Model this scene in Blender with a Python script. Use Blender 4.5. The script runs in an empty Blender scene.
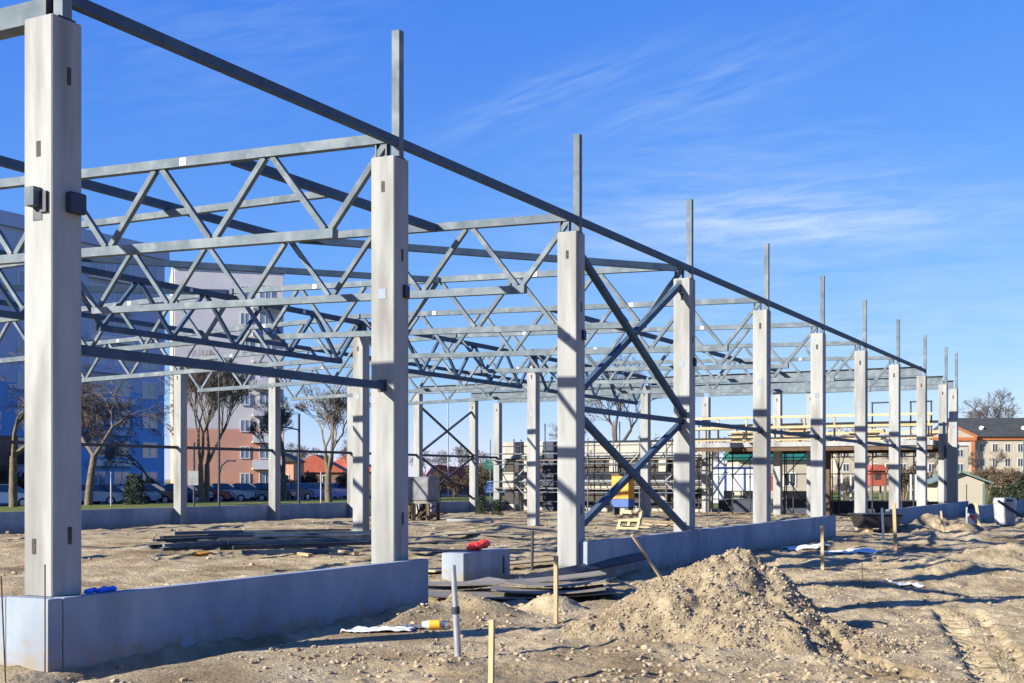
import bpy, math, random
import numpy as np
from mathutils import Vector, Matrix

# ---------------------------------------------------------------- camera, sky, sun, exposure
# site frame: +X runs along the long front row of columns, +Y across the hall, Z up (metres)
TH = math.atan(663 / 1270)
CT, ST = math.cos(TH), math.sin(TH)
EYE = 1.8
SC = bpy.context.scene
COL = SC.collection
cam = bpy.data.cameras.new('camera')
cam.sensor_width = 36.0
cam.lens = 36.0 * 1270 / 1024
cam.shift_y = (479 - 341.5) / 1024
cam.clip_start = 0.1
cam.clip_end = 9000
camo = bpy.data.objects.new('camera', cam)
COL.objects.link(camo)
camo.location = (0, 0, EYE)
camo.rotation_euler = (math.radians(90), 0, TH - math.radians(90))
SC.camera = camo

SUN_DIR = Vector((1.0, -0.67, -0.535)).normalized()      # the way the light travels
SUN_EL = math.asin(-SUN_DIR.z)
SUN_AZ = math.atan2(-SUN_DIR.x, -SUN_DIR.y)             # from +Y towards +X
SKY_STRENGTH = 0.063
SUN_STRENGTH = 5.0
EXPOSURE = 1.25

world = bpy.data.worlds.new('World')
SC.world = world
world.use_nodes = True
wn, wl = world.node_tree.nodes, world.node_tree.links
bg = wn['Background']
bg.inputs['Strength'].default_value = SKY_STRENGTH
sky = wn.new('ShaderNodeTexSky')
sky.sky_type = 'NISHITA'
sky.sun_disc = False
sky.sun_elevation = SUN_EL
sky.sun_rotation = SUN_AZ
sky.altitude = 100
sky.air_density = 0.8
sky.dust_density = 0.0
sky.ozone_density = 1.0


def wmath(op, a, b=None):
    n = wn.new('ShaderNodeMath')
    n.operation = op
    for i, v in enumerate((a, b)):
        if v is None:
            continue
        if isinstance(v, (int, float)):
            n.inputs[i].default_value = v
        else:
            wl.new(v, n.inputs[i])
    return n.outputs[0]


tc = wn.new('ShaderNodeTexCoord')
sep = wn.new('ShaderNodeSeparateXYZ')
wl.new(tc.outputs['Generated'], sep.inputs[0])
AZ = wmath('ARCTAN2', sep.outputs['Y'], sep.outputs['X'])
EL = wmath('ARCSINE', sep.outputs['Z'])


def azel(px, py):
    return (TH - math.atan((px - 512) / 1270), math.atan((479 - py) / math.hypot(1270, px - 512)))


def streak(p0, p1, width, amount, seed):
    (a0, e0), (a1, e1) = azel(*p0), azel(*p1)
    k = (e1 - e0) / (a1 - a0)
    lin = wmath('ADD', wmath('MULTIPLY', wmath('SUBTRACT', AZ, a0), k), e0)
    off = wmath('SUBTRACT', EL, lin)
    comb = wn.new('ShaderNodeCombineXYZ')
    wl.new(wmath('MULTIPLY', AZ, 9.0), comb.inputs[0])
    wl.new(wmath('MULTIPLY', off, 60.0), comb.inputs[1])
    comb.inputs[2].default_value = seed
    nz = wn.new('ShaderNodeTexNoise')
    nz.inputs['Scale'].default_value = 1.6
    nz.inputs['Detail'].default_value = 7
    nz.inputs['Roughness'].default_value = 0.6
    nz.inputs['Distortion'].default_value = 0.6
    wl.new(comb.outputs[0], nz.inputs['Vector'])
    d2 = wmath('POWER', wmath('ABSOLUTE', wmath('DIVIDE', off, width)), 2.0)
    ac, aw = (a0 + a1) / 2, abs(a1 - a0) / 2
    w2 = wmath('POWER', wmath('ABSOLUTE', wmath('DIVIDE', wmath('SUBTRACT', AZ, ac), aw)), 2.0)
    g = wmath('POWER', 2.718, wmath('MULTIPLY', wmath('ADD', d2, w2), -1.0))
    nf = wmath('MAXIMUM', wmath('MULTIPLY', wmath('SUBTRACT', nz.outputs['Fac'], 0.36), 3.0), 0.0)
    return wmath('MULTIPLY', wmath('MULTIPLY', g, nf), amount)


cl = None
for a in (((440, 135), (650, 55), 0.016, 0.28, 1.0), ((590, 128), (830, 40), 0.022, 0.25, 5.0),
          ((590, 228), (960, 205), 0.026, 0.55, 9.0), ((640, 240), (1000, 212), 0.014, 0.42, 14.0), ((480, 265), (1100, 250), 0.05, 0.16, 31.0), ((620, 350), (1250, 330), 0.06, 0.3, 37.0),
          ((560, 190), (900, 170), 0.05, 0.2, 21.0), ((100, 60), (380, 20), 0.05, 0.13, 25.0)):
    s = streak(*a)
    cl = s if cl is None else wmath('ADD', cl, s)
# clear cold spring air: a per channel grade of the whole sky (it lights the scene too)
sp = wn.new('ShaderNodeSeparateColor')
wl.new(sky.outputs[0], sp.inputs[0])
cc = wn.new('ShaderNodeCombineColor')
for ch, pw, gain in ((0, 1.22, 0.40), (1, 0.82, 0.98), (2, 0.30, 4.0)):
    wl.new(wmath('MULTIPLY', wmath('POWER', sp.outputs[ch], pw), gain), cc.inputs[ch])
mixc = wn.new('ShaderNodeMix')
mixc.data_type = 'RGBA'
wl.new(wmath('MINIMUM', cl, 0.8), mixc.inputs['Factor'])
wl.new(cc.outputs[0], mixc.inputs['A'])
mixc.inputs['B'].default_value = (4.6, 5.6, 6.6, 1)
wl.new(mixc.outputs['Result'], bg.inputs['Color'])

sun = bpy.data.lights.new('sun', 'SUN')
sun.energy = SUN_STRENGTH
sun.angle = math.radians(0.5)
sun.color = (1.0, 0.935, 0.81)
suno = bpy.data.objects.new('sun', sun)
COL.objects.link(suno)
suno.location = (-30, 30, 40)
suno.rotation_euler = SUN_DIR.to_track_quat('-Z', 'Y').to_euler()

SC.view_settings.view_transform = 'Standard'
SC.view_settings.look = 'None'
SC.view_settings.exposure = EXPOSURE
SC.view_settings.gamma = 1
SC.view_settings.use_curve_mapping = False
try:
    SC.cycles.max_bounces = 5
    SC.cycles.use_denoising = True
except Exception:
    pass

# ---------------------------------------------------------------- helpers
R = random.Random(7)
ORD = ['first', 'second', 'third', 'fourth', 'fifth', 'sixth', 'seventh', 'eighth', 'ninth', 'tenth', 'eleventh', 'twelfth']


def at(px, Zd, z=0.0):
    """site point that stands at depth Zd in the column of pixels px"""
    X = (px - 512) / 1270 * Zd
    return Vector((Zd * CT + X * ST, Zd * ST - X * CT, z))


def px_b(px, b):
    """coordinate along the row where the line y = b is seen in pixel column px"""
    Zd = 1270 * b / (CT * (1175 - px))
    return (Zd - ST * b) / CT


def tag(o, label=None, cat=None, group=None, kind=None):
    if label: o['label'] = label
    if cat: o['category'] = cat
    if group: o['group'] = group
    if kind: o['kind'] = kind
    return o


def thing(name, loc, label, cat, group=None, rz=0.0):
    o = bpy.data.objects.new(name, None)
    o.empty_display_size = 0.2
    COL.objects.link(o)
    o.location = loc
    o.rotation_euler = (0, 0, rz)
    return tag(o, label, cat, group)


def copy_tree(o, parent=None):
    c = o.copy()
    COL.objects.link(c)
    if parent is not None:
        c.parent = parent
    for ch in list(o.children):
        copy_tree(ch, c)
    return c


class MB:
    def __init__(self):
        self.v, self.f, self.sm = [], [], []

    def add(self, vs, fs, smooth=False):
        n = len(self.v)
        self.v.extend([tuple(p) for p in vs])
        self.f.extend([tuple(i + n for i in q) for q in fs])
        self.sm.extend([smooth] * len(fs))
        return self

    def box(self, x0, x1, y0, y1, z0, z1):
        vs = [(x0, y0, z0), (x1, y0, z0), (x1, y1, z0), (x0, y1, z0), (x0, y0, z1), (x1, y0, z1), (x1, y1, z1), (x0, y1, z1)]
        return self.add(vs, [(3, 2, 1, 0), (4, 5, 6, 7), (0, 1, 5, 4), (1, 2, 6, 5), (2, 3, 7, 6), (3, 0, 4, 7)])

    def cbox(self, x0, x1, y0, y1, z0, z1, c):
        """box with chamfered edges all round"""
        vs, fs = [], []
        lay = [(c, z0), (0, z0 + c), (0, z1 - c), (c, z1)]
        for ins, z in lay:
            X0, X1, Y0, Y1 = x0 + ins, x1 - ins, y0 + ins, y1 - ins
            vs += [(X0 + c, Y0, z), (X1 - c, Y0, z), (X1, Y0 + c, z), (X1, Y1 - c, z), (X1 - c, Y1, z), (X0 + c, Y1, z), (X0, Y1 - c, z), (X0, Y0 + c, z)]
        for k in range(3):
            for i in range(8):
                j = (i + 1) % 8
                fs.append((k * 8 + i, k * 8 + j, k * 8 + 8 + j, k * 8 + 8 + i))
        fs.append(tuple(range(7, -1, -1)))
        fs.append(tuple(range(24, 32)))
        return self.add(vs, fs)

    def bar(self, p0, p1, w, h=None, up=(0, 0, 1)):
        """rectangular bar: w across, h along 'up'"""
        h = h or w
        p0, p1 = Vector(p0), Vector(p1)
        d = (p1 - p0).normalized()
        u = Vector(up)
        if abs(d.dot(u)) > 0.98:
            u = Vector((1, 0, 0))
        s = d.cross(u).normalized()
        u = s.cross(d).normalized()
        vs = []
        for p in (p0, p1):
            for a, b in ((-1, -1), (1, -1), (1, 1), (-1, 1)):
                vs.append(p + s * (a * w / 2) + u * (b * h / 2))
        return self.add(vs, [(3, 2, 1, 0), (4, 5, 6, 7), (0, 1, 5, 4), (1, 2, 6, 5), (2, 3, 7, 6), (3, 0, 4, 7)])

    def tube(self, p0, p1, r0, r1=None, n=8, cap=True, smooth=True):
        r1 = r0 if r1 is None else r1
        p0, p1 = Vector(p0), Vector(p1)
        d = (p1 - p0).normalized()
        u = Vector((0, 0, 1)) if abs(d.z) < 0.9 else Vector((1, 0, 0))
        s = d.cross(u).normalized()
        u = s.cross(d)
        vs = []
        for p, r in ((p0, r0), (p1, r1)):
            for k in range(n):
                t = 2 * math.pi * k / n
                vs.append(p + s * (math.cos(t) * r) + u * (math.sin(t) * r))
        fs = [(k, (k + 1) % n, n + (k + 1) % n, n + k) for k in range(n)]
        self.add(vs, fs, smooth)
        if cap:
            self.add(vs[:n], [tuple(range(n - 1, -1, -1))])
            self.add(vs[n:], [tuple(range(n))])
        return self

    def path(self, pts, r, n=6):
        for a, b in zip(pts[:-1], pts[1:]):
            self.tube(a, b, r, r, n)
        return self

    def prism(self, poly, y0, y1):
        """polygon in the XZ plane pushed along Y"""
        n = len(poly)
        vs = [(x, y0, z) for x, z in poly] + [(x, y1, z) for x, z in poly]
        fs = [(i, (i + 1) % n, n + (i + 1) % n, n + i) for i in range(n)]
        fs += [tuple(range(n - 1, -1, -1)), tuple(range(n, 2 * n))]
        return self.add(vs, fs)

    def blob(self, c, r, rnd, sq=0.8, jit=0.25):
        c = Vector(c)
        t = (1 + 5 ** 0.5) / 2
        base = [(-1, t, 0), (1, t, 0), (-1, -t, 0), (1, -t, 0), (0, -1, t), (0, 1, t), (0, -1, -t), (0, 1, -t), (t, 0, -1), (t, 0, 1), (-t, 0, -1), (-t, 0, 1)]
        fs = [(0, 11, 5), (0, 5, 1), (0, 1, 7), (0, 7, 10), (0, 10, 11), (1, 5, 9), (5, 11, 4), (11, 10, 2), (10, 7, 6), (7, 1, 8), (3, 9, 4), (3, 4, 2), (3, 2, 6), (3, 6, 8), (3, 8, 9), (4, 9, 5), (2, 4, 11), (6, 2, 10), (8, 6, 7), (9, 8, 1)]
        rot = Matrix.Rotation(rnd.uniform(0, 6.28), 3, (rnd.uniform(-1, 1), rnd.uniform(-1, 1), 1.01))
        sx, sy = rnd.uniform(0.75, 1.3), rnd.uniform(0.75, 1.3)
        vs = []
        for b in base:
            p = rot @ (Vector(b) / 1.902)
            q = r * (1 + rnd.uniform(-jit, jit))
            vs.append(c + Vector((p.x * q * sx, p.y * q * sy, p.z * q * sq)))
        return self.add(vs, fs)

    def build(self, name, mat, parent=None, org=(0, 0, 0), rz=0.0, smooth=None):
        org = tuple(org)
        me = bpy.data.meshes.new(name)
        me.from_pydata([(v[0] - org[0], v[1] - org[1], v[2] - org[2]) for v in self.v], [], self.f)
        me.materials.append(mat)
        me.polygons.foreach_set('use_smooth', self.sm if smooth is None else [smooth] * len(self.f))
        me.validate()
        me.update()
        o = bpy.data.objects.new(name, me)
        COL.objects.link(o)
        if parent is None:
            o.location = org
            o.rotation_euler = (0, 0, rz)
        else:
            o.parent = parent
        return o


# ---------------------------------------------------------------- materials
MATS = {}


def nodes_of(m):
    m.use_nodes = True
    return m.node_tree.nodes, m.node_tree.links, m.node_tree.nodes['Principled BSDF']


def rgba(c):
    return (c[0], c[1], c[2], 1)


KEEP = {'glass', 'sky_glass', 'tyre', 'rim', 'lamp_glass', 'tail_red', 'steel', 'blue_steel', 'dark_steel', 'slot_dark', 'red_plastic', 'orange_panel', 'blue_tarp', 'amber_plastic', 'red_roof', 'rust_red', 'blue_panel'}


def mat(name, c1, c2=None, scale=4.0, rough=0.7, metal=0.0, spec=0.4, bump=0.0, bscale=40.0, bdist=0.01, stretch=(1, 1, 1), detail=6, lo=0.35, hi=0.65, rnd=0.0, c3=None, s3=1.0):
    k = 1.0 if name in KEEP or name.startswith('car_') else 0.78 if name.startswith('white') else 0.64
    c1 = tuple(v * k for v in c1)
    c2 = c2 and tuple(v * k for v in c2)
    c3 = c3 and tuple(v * k for v in c3)
    m = bpy.data.materials.new(name)
    n, l, b = nodes_of(m)
    b.inputs['Roughness'].default_value = rough
    b.inputs['Metallic'].default_value = metal
    b.inputs['Specular IOR Level'].default_value = spec
    tcn = n.new('ShaderNodeTexCoord')
    mp = n.new('ShaderNodeMapping')
    mp.inputs['Scale'].default_value = stretch
    l.new(tcn.outputs['Object'], mp.inputs['Vector'])
    out = None
    oi = n.new('ShaderNodeObjectInfo')
    add = n.new('ShaderNodeVectorMath')
    add.operation = 'ADD'
    mul = n.new('ShaderNodeVectorMath')
    mul.operation = 'SCALE'
    comb = n.new('ShaderNodeCombineXYZ')
    for i in range(3):
        l.new(oi.outputs['Random'], comb.inputs[i])
    l.new(comb.outputs[0], mul.inputs[0])
    mul.inputs['Scale'].default_value = 37.0
    l.new(mp.outputs[0], add.inputs[0])
    l.new(mul.outputs[0], add.inputs[1])
    vec = add.outputs[0]
    if c2 is not None:
        nz = n.new('ShaderNodeTexNoise')
        nz.inputs['Scale'].default_value = scale
        nz.inputs['Detail'].default_value = detail
        nz.inputs['Roughness'].default_value = 0.62
        l.new(vec, nz.inputs['Vector'])
        cr = n.new('ShaderNodeValToRGB')
        cr.color_ramp.elements[0].position = lo
        cr.color_ramp.elements[1].position = hi
        cr.color_ramp.elements[0].color = rgba(c1)
        cr.color_ramp.elements[1].color = rgba(c2)
        l.new(nz.outputs['Fac'], cr.inputs['Fac'])
        out = cr.outputs['Color']
        if c3 is not None:
            nz3 = n.new('ShaderNodeTexNoise')
            nz3.inputs['Scale'].default_value = s3
            nz3.inputs['Detail'].default_value = 5
            l.new(vec, nz3.inputs['Vector'])
            cr3 = n.new('ShaderNodeValToRGB')
            cr3.color_ramp.elements[0].position = 0.5
            cr3.color_ramp.elements[1].position = 0.68
            l.new(nz3.outputs['Fac'], cr3.inputs['Fac'])
            mx3 = n.new('ShaderNodeMix')
            mx3.data_type = 'RGBA'
            l.new(cr3.outputs['Color'], mx3.inputs['Factor'])
            l.new(out, mx3.inputs['A'])
            mx3.inputs['B'].default_value = rgba(c3)
            out = mx3.outputs['Result']
        if rnd:
            hs = n.new('ShaderNodeHueSaturation')
            mr = n.new('ShaderNodeMapRange')
            mr.inputs['To Min'].default_value = 1 - rnd
            mr.inputs['To Max'].default_value = 1 + rnd
            l.new(oi.outputs['Random'], mr.inputs['Value'])
            l.new(mr.outputs[0], hs.inputs['Value'])
            l.new(out, hs.inputs['Color'])
            out = hs.outputs['Color']
        l.new(out, b.inputs['Base Color'])
    else:
        b.inputs['Base Color'].default_value = rgba(c1)
    if bump:
        nb = n.new('ShaderNodeTexNoise')
        nb.inputs['Scale'].default_value = bscale
        nb.inputs['Detail'].default_value = 8
        nb.inputs['Roughness'].default_value = 0.65
        l.new(vec, nb.inputs['Vector'])
        bp = n.new('ShaderNodeBump')
        bp.inputs['Strength'].default_value = bump
        bp.inputs['Distance'].default_value = bdist
        l.new(nb.outputs['Fac'], bp.inputs['Height'])
        l.new(bp.outputs[0], b.inputs['Normal'])
    MATS[name] = m
    return m


M = MATS
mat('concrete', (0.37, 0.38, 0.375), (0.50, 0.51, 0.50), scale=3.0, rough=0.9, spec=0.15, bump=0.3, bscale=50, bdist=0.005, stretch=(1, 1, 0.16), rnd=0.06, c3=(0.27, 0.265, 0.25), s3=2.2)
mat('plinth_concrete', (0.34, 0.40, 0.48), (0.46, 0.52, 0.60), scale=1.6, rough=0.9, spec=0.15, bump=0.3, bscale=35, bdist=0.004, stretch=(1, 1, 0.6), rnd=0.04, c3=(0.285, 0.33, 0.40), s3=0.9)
mat('steel', (0.082, 0.109, 0.132), (0.13, 0.16, 0.184), scale=2.5, rough=0.75, metal=0.0, spec=0.2, bump=0.1, bscale=25, bdist=0.003, rnd=0.10, c3=(0.17, 0.195, 0.215), s3=3.0)
mat('blue_steel', (0.035, 0.064, 0.108), (0.058, 0.095, 0.145), scale=2.5, rough=0.7, metal=0.0, spec=0.2, bump=0.1, bscale=25, bdist=0.003, rnd=0.08)
mat('dark_steel', (0.025, 0.03, 0.04), (0.055, 0.062, 0.075), scale=6, rough=0.55, metal=0.3)
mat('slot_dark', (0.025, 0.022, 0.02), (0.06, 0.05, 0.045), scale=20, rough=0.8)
mat('zinc', (0.45, 0.47, 0.5), (0.6, 0.62, 0.64), scale=8, rough=0.4, metal=0.5)
mat('wood', (0.50, 0.35, 0.19), (0.66, 0.50, 0.30), scale=5, rough=0.8, stretch=(1, 1, 0.15), bump=0.3, bscale=40, bdist=0.003, rnd=0.15)
mat('plank', (0.56, 0.42, 0.22), (0.72, 0.56, 0.33), scale=3, rough=0.8, bump=0.2, bscale=30, bdist=0.003, rnd=0.15)
mat('old_plank', (0.20, 0.18, 0.15), (0.36, 0.33, 0.28), scale=4, rough=0.8, bump=0.3, bscale=30, bdist=0.004, rnd=0.12, stretch=(1, 4, 1))
mat('brown_timber', (0.10, 0.06, 0.035), (0.17, 0.105, 0.06), scale=4, rough=0.8)
mat('soil', (0.41, 0.315, 0.18), (0.68, 0.56, 0.36), scale=1.6, rough=0.95, spec=0.1, bump=1.0, bscale=16, bdist=0.05, detail=12, c3=(0.29, 0.212, 0.12), s3=0.55)
mat('pile_soil', (0.31, 0.242, 0.145), (0.56, 0.455, 0.295), scale=4, c3=(0.31, 0.24, 0.155), s3=1.1, rough=0.95, spec=0.1, bump=0.9, bscale=35, bdist=0.03, detail=9)
mat('clod', (0.35, 0.27, 0.175), (0.60, 0.49, 0.335), scale=3, rough=0.95, spec=0.1, bump=0.6, bscale=50, bdist=0.01)
mat('grass', (0.12, 0.15, 0.03), (0.25, 0.27, 0.07), scale=2.0, rough=0.9, spec=0.15, bump=0.8, bscale=30, bdist=0.06)
mat('asphalt', (0.045, 0.045, 0.048), (0.07, 0.07, 0.07), scale=3, rough=0.9)
mat('paving', (0.30, 0.28, 0.25), (0.40, 0.37, 0.33), scale=3, rough=0.9)
mat('bark', (0.13, 0.105, 0.065), (0.26, 0.215, 0.14), scale=5, rough=0.9, bump=0.5, bscale=30, bdist=0.02)
mat('twig', (0.15, 0.12, 0.085), (0.28, 0.23, 0.17), scale=1.0, rough=0.9)
mat('brown_twig', (0.12, 0.085, 0.055), (0.23, 0.17, 0.11), scale=0.6, rough=0.9)
mat('far_twig', (0.10, 0.075, 0.06), (0.18, 0.145, 0.12), scale=0.3, rough=0.9)
mat('russet_twig', (0.17, 0.085, 0.05), (0.30, 0.17, 0.10), scale=0.6, rough=0.9)
mat('evergreen', (0.02, 0.035, 0.015), (0.05, 0.075, 0.03), scale=2, rough=0.9)
mat('blue_facade', (0.22, 0.50, 0.88), (0.25, 0.54, 0.92), scale=0.5, rough=0.8, c3=(0.20, 0.46, 0.84), s3=0.2)
mat('slate_facade', (0.56, 0.66, 0.86), (0.62, 0.72, 0.92), scale=0.6, rough=0.8)
mat('brown_facade', (0.24, 0.13, 0.09), (0.30, 0.17, 0.12), scale=1.0, rough=0.85)
mat('grey_facade', (0.78, 0.76, 0.78), (0.88, 0.86, 0.87), scale=0.4, rough=0.85)
mat('cream_facade', (0.58, 0.51, 0.40), (0.66, 0.58, 0.46), scale=0.4, rough=0.85)
mat('orange_facade', (0.80, 0.40, 0.28), (0.88, 0.46, 0.33), scale=0.5, rough=0.85)
mat('trim_orange', (0.55, 0.17, 0.06), (0.65, 0.23, 0.09), scale=1.0, rough=0.8)
mat('white_paint', (0.74, 0.74, 0.72), (0.8, 0.8, 0.78), scale=2, rough=0.6)
mat('roof_dark', (0.045, 0.05, 0.05), (0.075, 0.08, 0.08), scale=1, rough=0.8)
mat('red_roof', (0.46, 0.09, 0.055), (0.56, 0.13, 0.08), scale=1, rough=0.7)
mat('green_roof', (0.015, 0.17, 0.13), (0.025, 0.21, 0.16), scale=1, rough=0.6)
mat('grey_green_roof', (0.16, 0.25, 0.22), (0.24, 0.33, 0.30), scale=1, rough=0.6)
mat('pale_block', (0.50, 0.47, 0.40), (0.62, 0.58, 0.50), scale=1.2, rough=0.9, bump=0.3, bscale=10, bdist=0.02, c3=(0.40, 0.37, 0.32), s3=0.5)
mat('dark_navy', (0.018, 0.03, 0.065), (0.03, 0.045, 0.09), scale=2, rough=0.6)
mat('glass', (0.03, 0.04, 0.055), rough=0.08, spec=0.8)
mat('sky_glass', (0.16, 0.22, 0.30), rough=0.06, spec=1.0)
mat('tyre', (0.015, 0.015, 0.016), rough=0.85)
mat('rim', (0.4, 0.4, 0.42), rough=0.35, metal=0.8)
mat('lamp_glass', (0.7, 0.68, 0.62), rough=0.15)
mat('tail_red', (0.45, 0.02, 0.02), rough=0.25)
for nm, c in (('car_silver', (0.45, 0.46, 0.48)), ('car_navy', (0.02, 0.04, 0.12)), ('car_black', (0.015, 0.016, 0.02)), ('car_white', (0.72, 0.73, 0.74)), ('car_blue', (0.05, 0.16, 0.45)), ('car_red', (0.32, 0.03, 0.03)), ('car_grey', (0.16, 0.17, 0.18))):
    mm = mat(nm, c, rough=0.25, spec=0.6)
    mm.node_tree.nodes['Principled BSDF'].inputs['Coat Weight'].default_value = 0.6
mat('red_plastic', (0.62, 0.03, 0.02), (0.72, 0.05, 0.03), scale=3, rough=0.5)
mat('orange_panel', (0.52, 0.21, 0.02), (0.62, 0.27, 0.03), scale=2, rough=0.6)
mat('blue_panel', (0.025, 0.07, 0.24), (0.04, 0.10, 0.30), scale=3, rough=0.5)
mat('blue_tarp', (0.02, 0.12, 0.62), (0.04, 0.18, 0.75), scale=4, rough=0.5)
mat('amber_plastic', (0.72, 0.36, 0.03), (0.80, 0.44, 0.05), scale=6, rough=0.4)
mat('white_film', (0.76, 0.77, 0.80), (0.86, 0.87, 0.88), scale=5, rough=0.45, bump=0.3, bscale=12, bdist=0.02)
mat('bin_grey', (0.42, 0.42, 0.43), (0.56, 0.56, 0.56), scale=4, rough=0.5)
mat('rust_red', (0.28, 0.06, 0.035), (0.36, 0.09, 0.05), scale=3, rough=0.8)
mat('rebar', (0.10, 0.055, 0.035), (0.18, 0.10, 0.07), scale=10, rough=0.8)
mat('wrap_grey', (0.14, 0.15, 0.17), (0.26, 0.27, 0.29), scale=3, rough=0.5, bump=0.4, bscale=8, bdist=0.03)



def speckle(name, col, scale, lo, hi, mud=None):
    """small pores in the surface, and mud splashed up from the ground"""
    m = M[name]
    n, l, b = m.node_tree.nodes, m.node_tree.links, m.node_tree.nodes['Principled BSDF']
    src = b.inputs['Base Color'].links[0].from_socket
    tcn = n.new('ShaderNodeTexCoord')
    v = n.new('ShaderNodeTexVoronoi')
    v.inputs['Scale'].default_value = scale
    l.new(tcn.outputs['Object'], v.inputs['Vector'])
    mr = n.new('ShaderNodeMapRange')
    mr.inputs['From Min'].default_value = hi
    mr.inputs['From Max'].default_value = lo
    l.new(v.outputs['Distance'], mr.inputs['Value'])
    mx = n.new('ShaderNodeMix')
    mx.data_type = 'RGBA'
    l.new(mr.outputs[0], mx.inputs['Factor'])
    l.new(src, mx.inputs['A'])
    mx.inputs['B'].default_value = rgba(col)
    out = mx.outputs['Result']
    if mud:
        sx = n.new('ShaderNodeSeparateXYZ')
        l.new(tcn.outputs['Object'], sx.inputs[0])
        nz = n.new('ShaderNodeTexNoise')
        nz.inputs['Scale'].default_value = 5.0
        nz.inputs['Detail'].default_value = 9
        nz.inputs['Roughness'].default_value = 0.75
        l.new(tcn.outputs['Object'], nz.inputs['Vector'])
        h = n.new('ShaderNodeMath')
        h.operation = 'MULTIPLY_ADD'
        l.new(nz.outputs['Fac'], h.inputs[0])
        h.inputs[1].default_value = -1.3
        l.new(sx.outputs['Z'], h.inputs[2])
        m2 = n.new('ShaderNodeMapRange')
        m2.inputs['From Min'].default_value = -0.42
        m2.inputs['From Max'].default_value = -0.72
        m2.inputs['To Max'].default_value = 0.75
        l.new(h.outputs[0], m2.inputs['Value'])
        mx2 = n.new('ShaderNodeMix')
        mx2.data_type = 'RGBA'
        l.new(m2.outputs[0], mx2.inputs['Factor'])
        l.new(out, mx2.inputs['A'])
        mx2.inputs['B'].default_value = rgba(mud)
        out = mx2.outputs['Result']
    l.new(out, b.inputs['Base Color'])


speckle('concrete', (0.14, 0.135, 0.125), 14.0, 0.03, 0.09)
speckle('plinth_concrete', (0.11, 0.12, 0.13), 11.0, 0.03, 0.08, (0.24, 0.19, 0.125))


# ---------------------------------------------------------------- noise for the terrain
NTAB = {}


def vnoise(x, y, seed):
    T = NTAB.get(seed)
    if T is None:
        T = NTAB[seed] = np.random.RandomState(seed).rand(256, 256)
    xi, yi = np.floor(x).astype(np.int64), np.floor(y).astype(np.int64)
    fx, fy = x - xi, y - yi
    fx, fy = fx * fx * (3 - 2 * fx), fy * fy * (3 - 2 * fy)
    g = lambda i, j: T[i & 255, j & 255]
    return (g(xi, yi) * (1 - fx) + g(xi + 1, yi) * fx) * (1 - fy) + (g(xi, yi + 1) * (1 - fx) + g(xi + 1, yi + 1) * fx) * fy - 0.5


def fbm(x, y, seed, octv=4, gain=0.5):
    s, a = 0, 1.0
    for k in range(octv):
        ca, sa = math.cos(k * 0.9), math.sin(k * 0.9)
        s = s + a * vnoise((x * ca - y * sa) * 2 ** k + 13.7 * k, (x * sa + y * ca) * 2 ** k + 7.1 * k, seed + k)
        a *= gain
    return s


def sstep(a, b, x):
    t = np.clip((x - a) / (b - a), 0, 1)
    return t * t * (3 - 2 * t)


def gpt(px, Zd):
    p = at(px, Zd)
    return p.x, p.y


TRACK = [gpt(955, 17.2), gpt(972, 15.2), gpt(990, 13.2), gpt(1012, 11.0), gpt(1050, 8.5)]
TRACK2 = [gpt(800, 13.9), gpt(835, 12.9), gpt(870, 12.1), gpt(905, 11.2)]
MOUNDS = [  # px, depth, height, radius
    (552, 17.3, 0.27, 0.6), (470, 16.6, 0.18, 1.0), (424, 17.0, 0.20, 1.0), (392, 16.1, 0.16, 0.9),
    (640, 20.5, 0.15, 1.2), (700, 13.2, 0.08, 1.2), (870, 20.5, 0.14, 1.6), (940, 24.5, 0.20, 2.0), (1010, 27.0, 0.25, 2.2),
    (800, 27.0, 0.12, 1.8), (860, 33.0, 0.2, 2.2), (960, 36.0, 0.22, 2.6), (300, 34.0, 0.1, 2.0),
    (500, 45.0, 0.2, 2.4), (450, 40.0, 0.18, 2.0), (130, 28.0, 0.12, 1.6), (600, 48.0, 0.2, 2.5), (560, 38.0, 0.15, 2.0)]


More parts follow.
